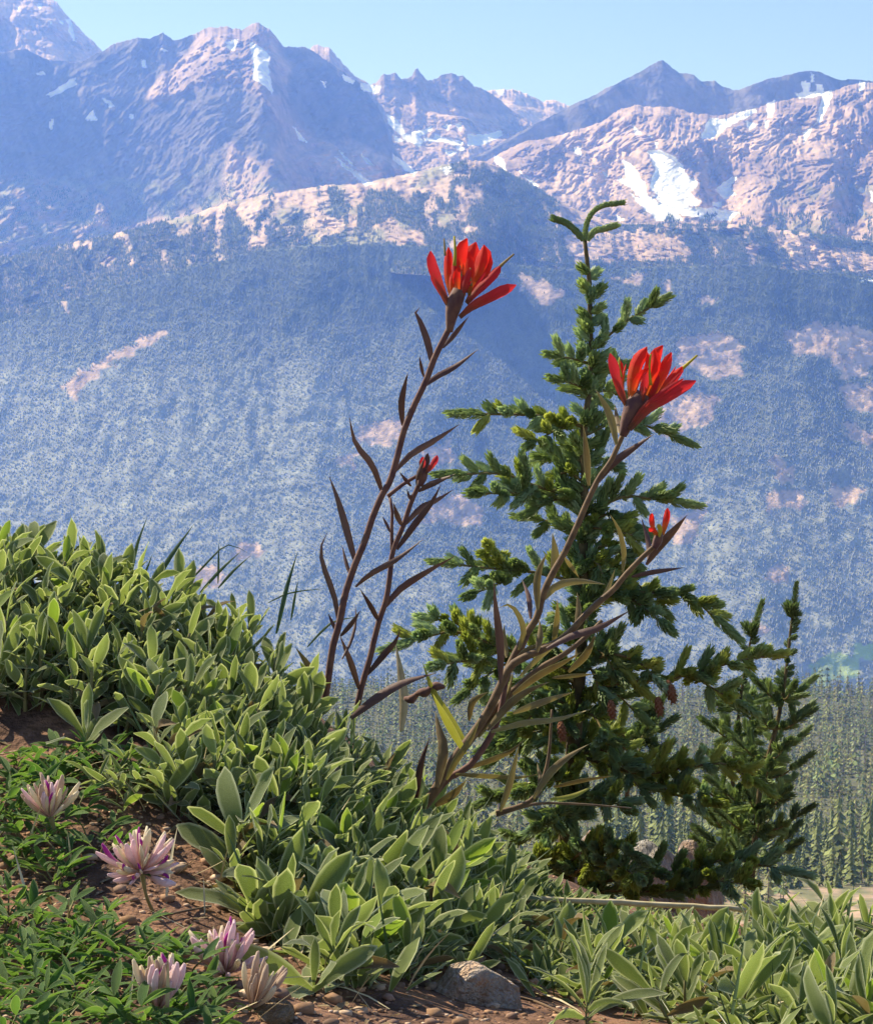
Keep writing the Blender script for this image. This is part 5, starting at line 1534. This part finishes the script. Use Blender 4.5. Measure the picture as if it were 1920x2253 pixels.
def finger(pts, d, mat_pool, w=0.0052, seed=0, parent=None, base=None, needles=190, NL=0.006):
    """one long needled finger following a traced line"""
    r = np.random.default_rng(seed)
    C = catmull([at(x_, y_, d) for x_, y_ in pts], 16)
    T = unit(np.gradient(C, axis=0))
    V, F = tube(C - base, [w * 0.38, w * 0.3], 6)
    Vs = [V]; Fs = [tuple(f) for f in F]; off = len(V)
    for i in range(needles):
        t = (i + r.random()) / needles * 15
        p = np.array([np.interp(t, np.arange(16), C[:, j]) for j in range(3)]); tg = unit(np.array([np.interp(t, np.arange(16), T[:, j]) for j in range(3)]))
        a = i * 2.39996
        sx = unit(np.cross(tg, [0.1, 1, 0.2])); sy = np.cross(tg, sx)
        out = sx * math.cos(a) + sy * math.sin(a)
        d1 = unit(tg * 1.0 + out * r.uniform(0.35, 0.6))
        l_ = NL * r.uniform(0.8, 1.1)
        s_ = np.cross(d1, out); w2 = 0.0012
        p0 = p + out * w * 0.2; p1 = p0 + d1 * l_ * 0.6; p2 = p0 + unit(tg + out * 0.2) * l_
        Vs.append(np.array([p0 - s_ * w2 * .6, p0 + s_ * w2 * .6, p1 + s_ * w2, p2, p1 - s_ * w2]) - base)
        Fs += [(off, off + 1, off + 2, off + 4), (off + 4, off + 2, off + 3)]; off += 5
    return obj('shoot', poly_mesh('shoot', np.concatenate(Vs), Fs, mat_pool, False), parent)


finger([cC(900, 320), cC(905, 230), cC(925, 165), cC(965, 115), cC(1020, 88), cC(1122, 72)], DS1, M_NEEDLE, 0.0058, 1, sp, bs, 260, 0.0075)
finger([cC(890, 300), cC(850, 250), cC(790, 200), cC(722, 172)], DS1 - 0.004, M_NEEDLE, 0.0072, 2, sp, bs, 220, 0.009)
finger([cC(915, 300), cC(950, 255), cC(1000, 235), cC(1074, 212)], DS1 + 0.006, M_NEEDLE, 0.0072, 3, sp, bs, 220, 0.009)
# fingers straight on the upper trunk
for k in range(58):
    y_ = 552 + 480 * (k / 58.0) + r_.normal(0, 3)
    j = np.interp(y_, [t_[1] for t_ in trunk_px[::-1]], np.linspace(49, 0, len(trunk_px)))
    p = np.array([np.interp(j, np.arange(50), TC[:, a_]) for a_ in range(3)])
    az = (0.15 if k % 2 else math.pi - 0.15) + r_.normal(0, 0.55)
    if k % 5 == 4:
        az = -math.pi / 2 + r_.normal(0, 0.4)
    d = unit(np.array([math.cos(az), math.sin(az), r_.uniform(0.55, 1.1)]))
    add_shoot(sp, bs, p, d, np.array([0, 0, 1.0]), 'gbg'[k % 3], 's' if y_ < 760 else ('m' if r_.random() < 0.6 else 's'), r_, 1.3)

mid = lambda f, r: 'l' if (f < 0.55 and r.random() < 0.35) else ('m' if r.random() < 0.6 else 's')
small = lambda f, r: 'm' if r.random() < 0.45 else 's'
SB = [([(1308, 768), (1369, 712), (1437, 672)], 0, 'gb', small, 'm'), ([(1290, 940), (1214, 920), (1163, 913), (1058, 911)], -0.02, 'gby', small, 'l'), ([(1250, 932), (1215, 950), (1172, 975)], -0.04, 'gy', small, 's'),
      ([(1280, 1014), (1230, 1010), (1195, 1014)], 0.03, 'g', small, 'm'), ([(1285, 1095), (1177, 1069), (1105, 1043), (1018, 1043)], -0.03, 'gby', mid, 'l'), ([(1177, 1080), (1120, 1085), (1060, 1085)], -0.05, 'gb', small, 'm'),
      ([(1297, 820), (1330, 812), (1358, 806)], 0.03, 'g', small, 'm'), ([(1295, 870), (1330, 860), (1362, 868)], 0.03, 'g', small, 'm'), ([(1290, 955), (1350, 930), (1413, 935), (1478, 960)], 0.03, 'gb', small, 'l'), ([(1297, 800), (1262, 790), (1228, 784)], -0.02, 'gb', small, 'm'),
      ([(1295, 860), (1262, 845), (1235, 838)], -0.02, 'gb', small, 'm'), ([(1288, 1130), (1350, 1100), (1389, 1092), (1478, 1104)], 0.0, 'g', mid, 'l'), ([(1285, 1160), (1340, 1165), (1400, 1180)], -0.03, 'gy', mid, 'm'),
      ([(1283, 1180), (1220, 1150), (1160, 1140)], 0.03, 'g', mid, 'm'), ([(1282, 1290), (1226, 1270), (1145, 1255), (1083, 1251), (1003, 1242)], -0.03, 'gyb', mid, 'l'), ([(1145, 1258), (1095, 1285), (1045, 1305)], -0.05, 'gb', small, 'm'), ([(1100, 1252), (1085, 1220), (1076, 1205)], -0.03, 'y', small, 's'),
      ([(1283, 1265), (1330, 1250), (1390, 1276), (1445, 1330)], 0.0, 'gy', mid, 'm'), ([(1283, 1330), (1348, 1308), (1471, 1304), (1530, 1325), (1572, 1359)], -0.02, 'gyy', mid, 'l'), ([(1380, 1310), (1420, 1340), (1455, 1370)], -0.04, 'gb', small, 'm'),
      ([(1275, 1480), (1190, 1450), (1104, 1426), (1002, 1390), (905, 1412)], -0.06, 'byg', mid, 'l'), ([(1104, 1430), (1040, 1450), (975, 1462)], -0.09, 'byg', mid, 'm'), ([(1150, 1440), (1080, 1480), (1030, 1520)], -0.04, 'gb', mid, 'm'), ([(1060, 1410), (1000, 1370), (955, 1362)], -0.03, 'byy', small, 'm'),
      ([(1275, 1470), (1340, 1440), (1400, 1455), (1440, 1490)], -0.06, 'byg', mid, 'm'), ([(1275, 1520), (1380, 1500), (1480, 1492), (1620, 1455), (1690, 1443)], -0.05, 'yyg', mid, 'm'), ([(1520, 1485), (1560, 1510), (1620, 1545)], -0.06, 'gy', mid, 'l'),
      ([(1272, 1540), (1200, 1520), (1130, 1540)], 0.02, 'g', mid, 'm'), ([(1265, 1620), (1180, 1610), (1090, 1640)], -0.04, 'gy', mid, 'm'),
      ([(1262, 1660), (1400, 1700), (1500, 1690), (1590, 1680), (1652, 1715)], -0.07, 'yyb', mid, 'l'), ([(1420, 1710), (1490, 1750), (1565, 1765)], -0.09, 'yb', mid, 'm'), ([(1258, 1720), (1180, 1720), (1080, 1760)], -0.03, 'g', mid, 'm'),
      ([(1250, 1820), (1180, 1830), (1100, 1870)], 0.0, 'g', mid, 'm'), ([(1256, 1730), (1215, 1715), (1150, 1740)], -0.10, 'gy', mid, 'm'), ([(1256, 1765), (1310, 1752), (1370, 1775)], -0.10, 'gyb', mid, 'm'), ([(1252, 1800), (1230, 1790), (1190, 1815)], -0.12, 'gb', mid, 'm'), ([(1245, 1900), (1290, 1870), (1340, 1860), (1390, 1880)], -0.10, 'bby', mid, 'l'), ([(1245, 1930), (1310, 1900), (1370, 1910), (1400, 1930)], -0.12, 'byb', mid, 'm'), ([(1245, 1930), (1200, 1900), (1170, 1890)], -0.08, 'by', mid, 'm'),
      ([(1245, 1960), (1400, 1925), (1523, 1914), (1600, 1890), (1716, 1912)], -0.10, 'byg', mid, 'l'), ([(1245, 1970), (1350, 1960), (1450, 1960), (1560, 1950)], -0.08, 'gy', mid, 'm'), ([(1500, 1918), (1560, 1935), (1640, 1945)], -0.12, 'yb', mid, 'm')]
for k, (pts, dz, mix, sf, end) in enumerate(SB):
    P3 = [at(x_, y_, DS1 + dz * (i_ / (len(pts) - 1)) + (0.35 * dz if i_ else 0)) for i_, (x_, y_) in enumerate(pts)]
    bough(sp, bs, P3, np.random.default_rng(700 + k), 0.0022 if len(pts) > 3 else 0.0016, mix, 0.0085, sf, end, 1.2, limit=430)
# boughs reaching towards and away from the viewer
for k in range(30):
    f = (k + 0.5) / 30
    y_ = 780 + f * 600
    j = np.interp(y_, [t_[1] for t_ in trunk_px[::-1]], np.linspace(49, 0, len(trunk_px)))
    p = np.array([np.interp(j, np.arange(50), TC[:, a_]) for a_ in range(3)])
    az = (-math.pi / 2 if k % 3 else math.pi / 2) + r_.normal(0, 0.9)
    L_ = (0.045 + 0.06 * f) * r_.uniform(0.7, 1.1)
    dirv = np.array([math.cos(az), math.sin(az), 0.0])
    P3 = [p, p + dirv * L_ * 0.5 + [0, 0, 0.012], p + dirv * L_ + [0, 0, 0.006 - 0.03 * f]]
    bough(sp, bs, P3, np.random.default_rng(800 + k), 0.0018, 'ggby' if f < 0.5 else 'gyb', 0.0085, mid, 'm', 1.15, limit=430)
flush_over(sp, bs, [M_NEEDLE, M_NEEDLE_Y, M_NEEDLE_B, M_NEEDLE_D])


def cone_mesh():
    Vs, Fs, off = [], [], 0
    V, F = tube([(0, 0, 0), (0, 0.5, 0), (0, 1, 0)], [0.12, 0.3, 0.1], 7, 6)
    Vs.append(V); Fs += [tuple(f) for f in F]; off = len(V)
    for i in range(46):
        t = i / 46; a = i * 2.4
        rad = 0.32 * math.sin(math.pi * (0.12 + 0.8 * t)) + 0.02
        c = np.array([math.cos(a) * rad * 0.75, t, math.sin(a) * rad * 0.75]); o_ = np.array([math.cos(a), 0.55, math.sin(a)]); s_ = np.array([-math.sin(a), 0, math.cos(a)])
        Vs.append(np.array([c - s_ * 0.13, c + s_ * 0.13, c + o_ * 0.14 + s_ * 0.07 + [0, 0.06, 0], c + o_ * 0.14 - s_ * 0.07 + [0, 0.06, 0]])); Fs.append((off, off + 1, off + 2, off + 3)); off += 4
    return poly_mesh('cone', np.concatenate(Vs), Fs, M_CONE)


CONE = cone_mesh()
for x_, y_, dz in [(1446, 1545, -0.10), (1475, 1518, -0.10), (1342, 1552, -0.12), (1232, 1600, -0.12), (1468, 1508, -0.09)]:
    c_ = obj('cone', CONE, sp)
    put(c_, at(x_, y_ - 12, DS1 + dz) - bs, basis((0.15, -0.1, -1), (1, 0, 0)), (0.014, 0.019, 0.014))


def sapling(trunk, d, label, seed, tiers, reach, base_r, mixes='d', limit=260, spr=1.0):
    global n_shoot
    n_shoot['n'] = 0
    r = np.random.default_rng(seed)
    b = at(*trunk[0], d)
    t_ = empty('fir_sapling', b, label, 'tree')
    C = catmull([at(x_, y_, d) for x_, y_ in trunk], 40)
    V, F = tube(C - b, [base_r, base_r * 0.7, base_r * 0.3], 7)
    obj('trunk', poly_mesh('trunk', V, F, M_BARK), t_)
    H = C[-1][2] - C[0][2]
    # leader and its crown of fingers
    T_ = unit(C[-1] - C[-4])
    add_shoot(t_, b, C[-3], T_, np.array([0, 1.0, 0]), mixes[0], 'x', r, 1.0, limit)
    for k in range(5):
        a = k * 1.26 + r.random()
        add_shoot(t_, b, C[-4], unit(np.array([math.cos(a) * 0.6, math.sin(a) * 0.6, 1.0])), np.array([0, 0, 1.0]), mixes[0], 'm', r, 1.1, limit)
    for i in range(16):
        f = 0.96 - 0.02 * i; p = C[int(f * 39)]
        a = r.random() * 6.28
        add_shoot(t_, b, p, unit(np.array([math.cos(a), math.sin(a), 0.6])), np.array([0, 0, 1.0]), mixes[0], 's', r, 0.9, limit)
    for i in range(tiers):
        f = 0.66 * (1 - (i / tiers) ** 0.95)
        p = C[int(f * 39)]
        for k in range(5):
            a = k * 1.257 + i * 0.7 + r.normal(0, 0.2)
            L_ = reach * (1 - f) ** 1.1 * r.uniform(0.65, 1.15) + 0.018
            dv = np.array([math.cos(a), math.sin(a), 0])
            P3 = [p, p + dv * L_ * 0.55 + [0, 0, L_ * 0.12], p + dv * L_ + [0, 0, L_ * 0.45]]
            bough(t_, b, P3, np.random.default_rng(seed * 31 + i * 7 + k), 0.0018, mixes, 0.0115 * spr, mid, 'l', 1.1, limit=limit)
    flush_over(t_, b, [M_NEEDLE, M_NEEDLE_Y, M_NEEDLE_B, M_NEEDLE_D])
    return t_


cE = lambda x, y: (1400 + x * 0.3379, 1200 + y * 0.3379)
sapling([cE(745, 2200), cE(770, 1900), cE(800, 1600), cE(850, 1400), cE(925, 1100), cE(970, 830), cE(1000, 560), cE(1030, 330)], 2.75, 'taller dark young fir with a long upright leader, at the right', 41, 7, 0.056, 0.005, 'dgg')
sapling([cE(560, 2200), cE(610, 1700), cE(650, 1250), cE(680, 960), cE(715, 760), cE(745, 600), cE(785, 470)], 2.9, 'shorter dark young fir just left of the taller one', 42, 6, 0.034, 0.0045, 'dgg', 200)
sapling([cD(1170, 1700), cD(1190, 1480), cD(1230, 1320), cD(1290, 1240), cD(1330, 1180)], 2.4, 'spindly little fir sprig under the long spruce bough', 43, 3, 0.03, 0.003, 'dg', 80)

# ------------------------------------------------------------------ air
def haze():
    x0, x1, y0, y1, z0, z1 = -2000, 2000, -30, 8600, -900, 1480
    V = [(x, y, z) for x in (x0, x1) for y in (y0, y1) for z in (z0, z1)]
    F = [(0, 1, 3, 2), (4, 6, 7, 5), (0, 4, 5, 1), (2, 3, 7, 6), (0, 2, 6, 4), (1, 5, 7, 3)]
    m = bpy.data.materials.new('haze_air'); m.use_nodes = True
    nt = m.node_tree
    for n in list(nt.nodes):
        nt.nodes.remove(n)
    o = nt.nodes.new('ShaderNodeOutputMaterial')
    v = nt.nodes.new('ShaderNodeVolumePrincipled')
    v.inputs['Color'].default_value = (0.17, 0.33, 1.0, 1)
    v.inputs['Absorption Color'].default_value = (1, 1, 1, 1)
    v.inputs['Density'].default_value = 1.64e-4
    v.inputs['Anisotropy'].default_value = 0.25
    nt.links.new(v.outputs[0], o.inputs['Volume'])
    obj('haze', mesh_np('haze', V, F, m), kind='stuff', label='pale blue haze in the mountain air')


haze()
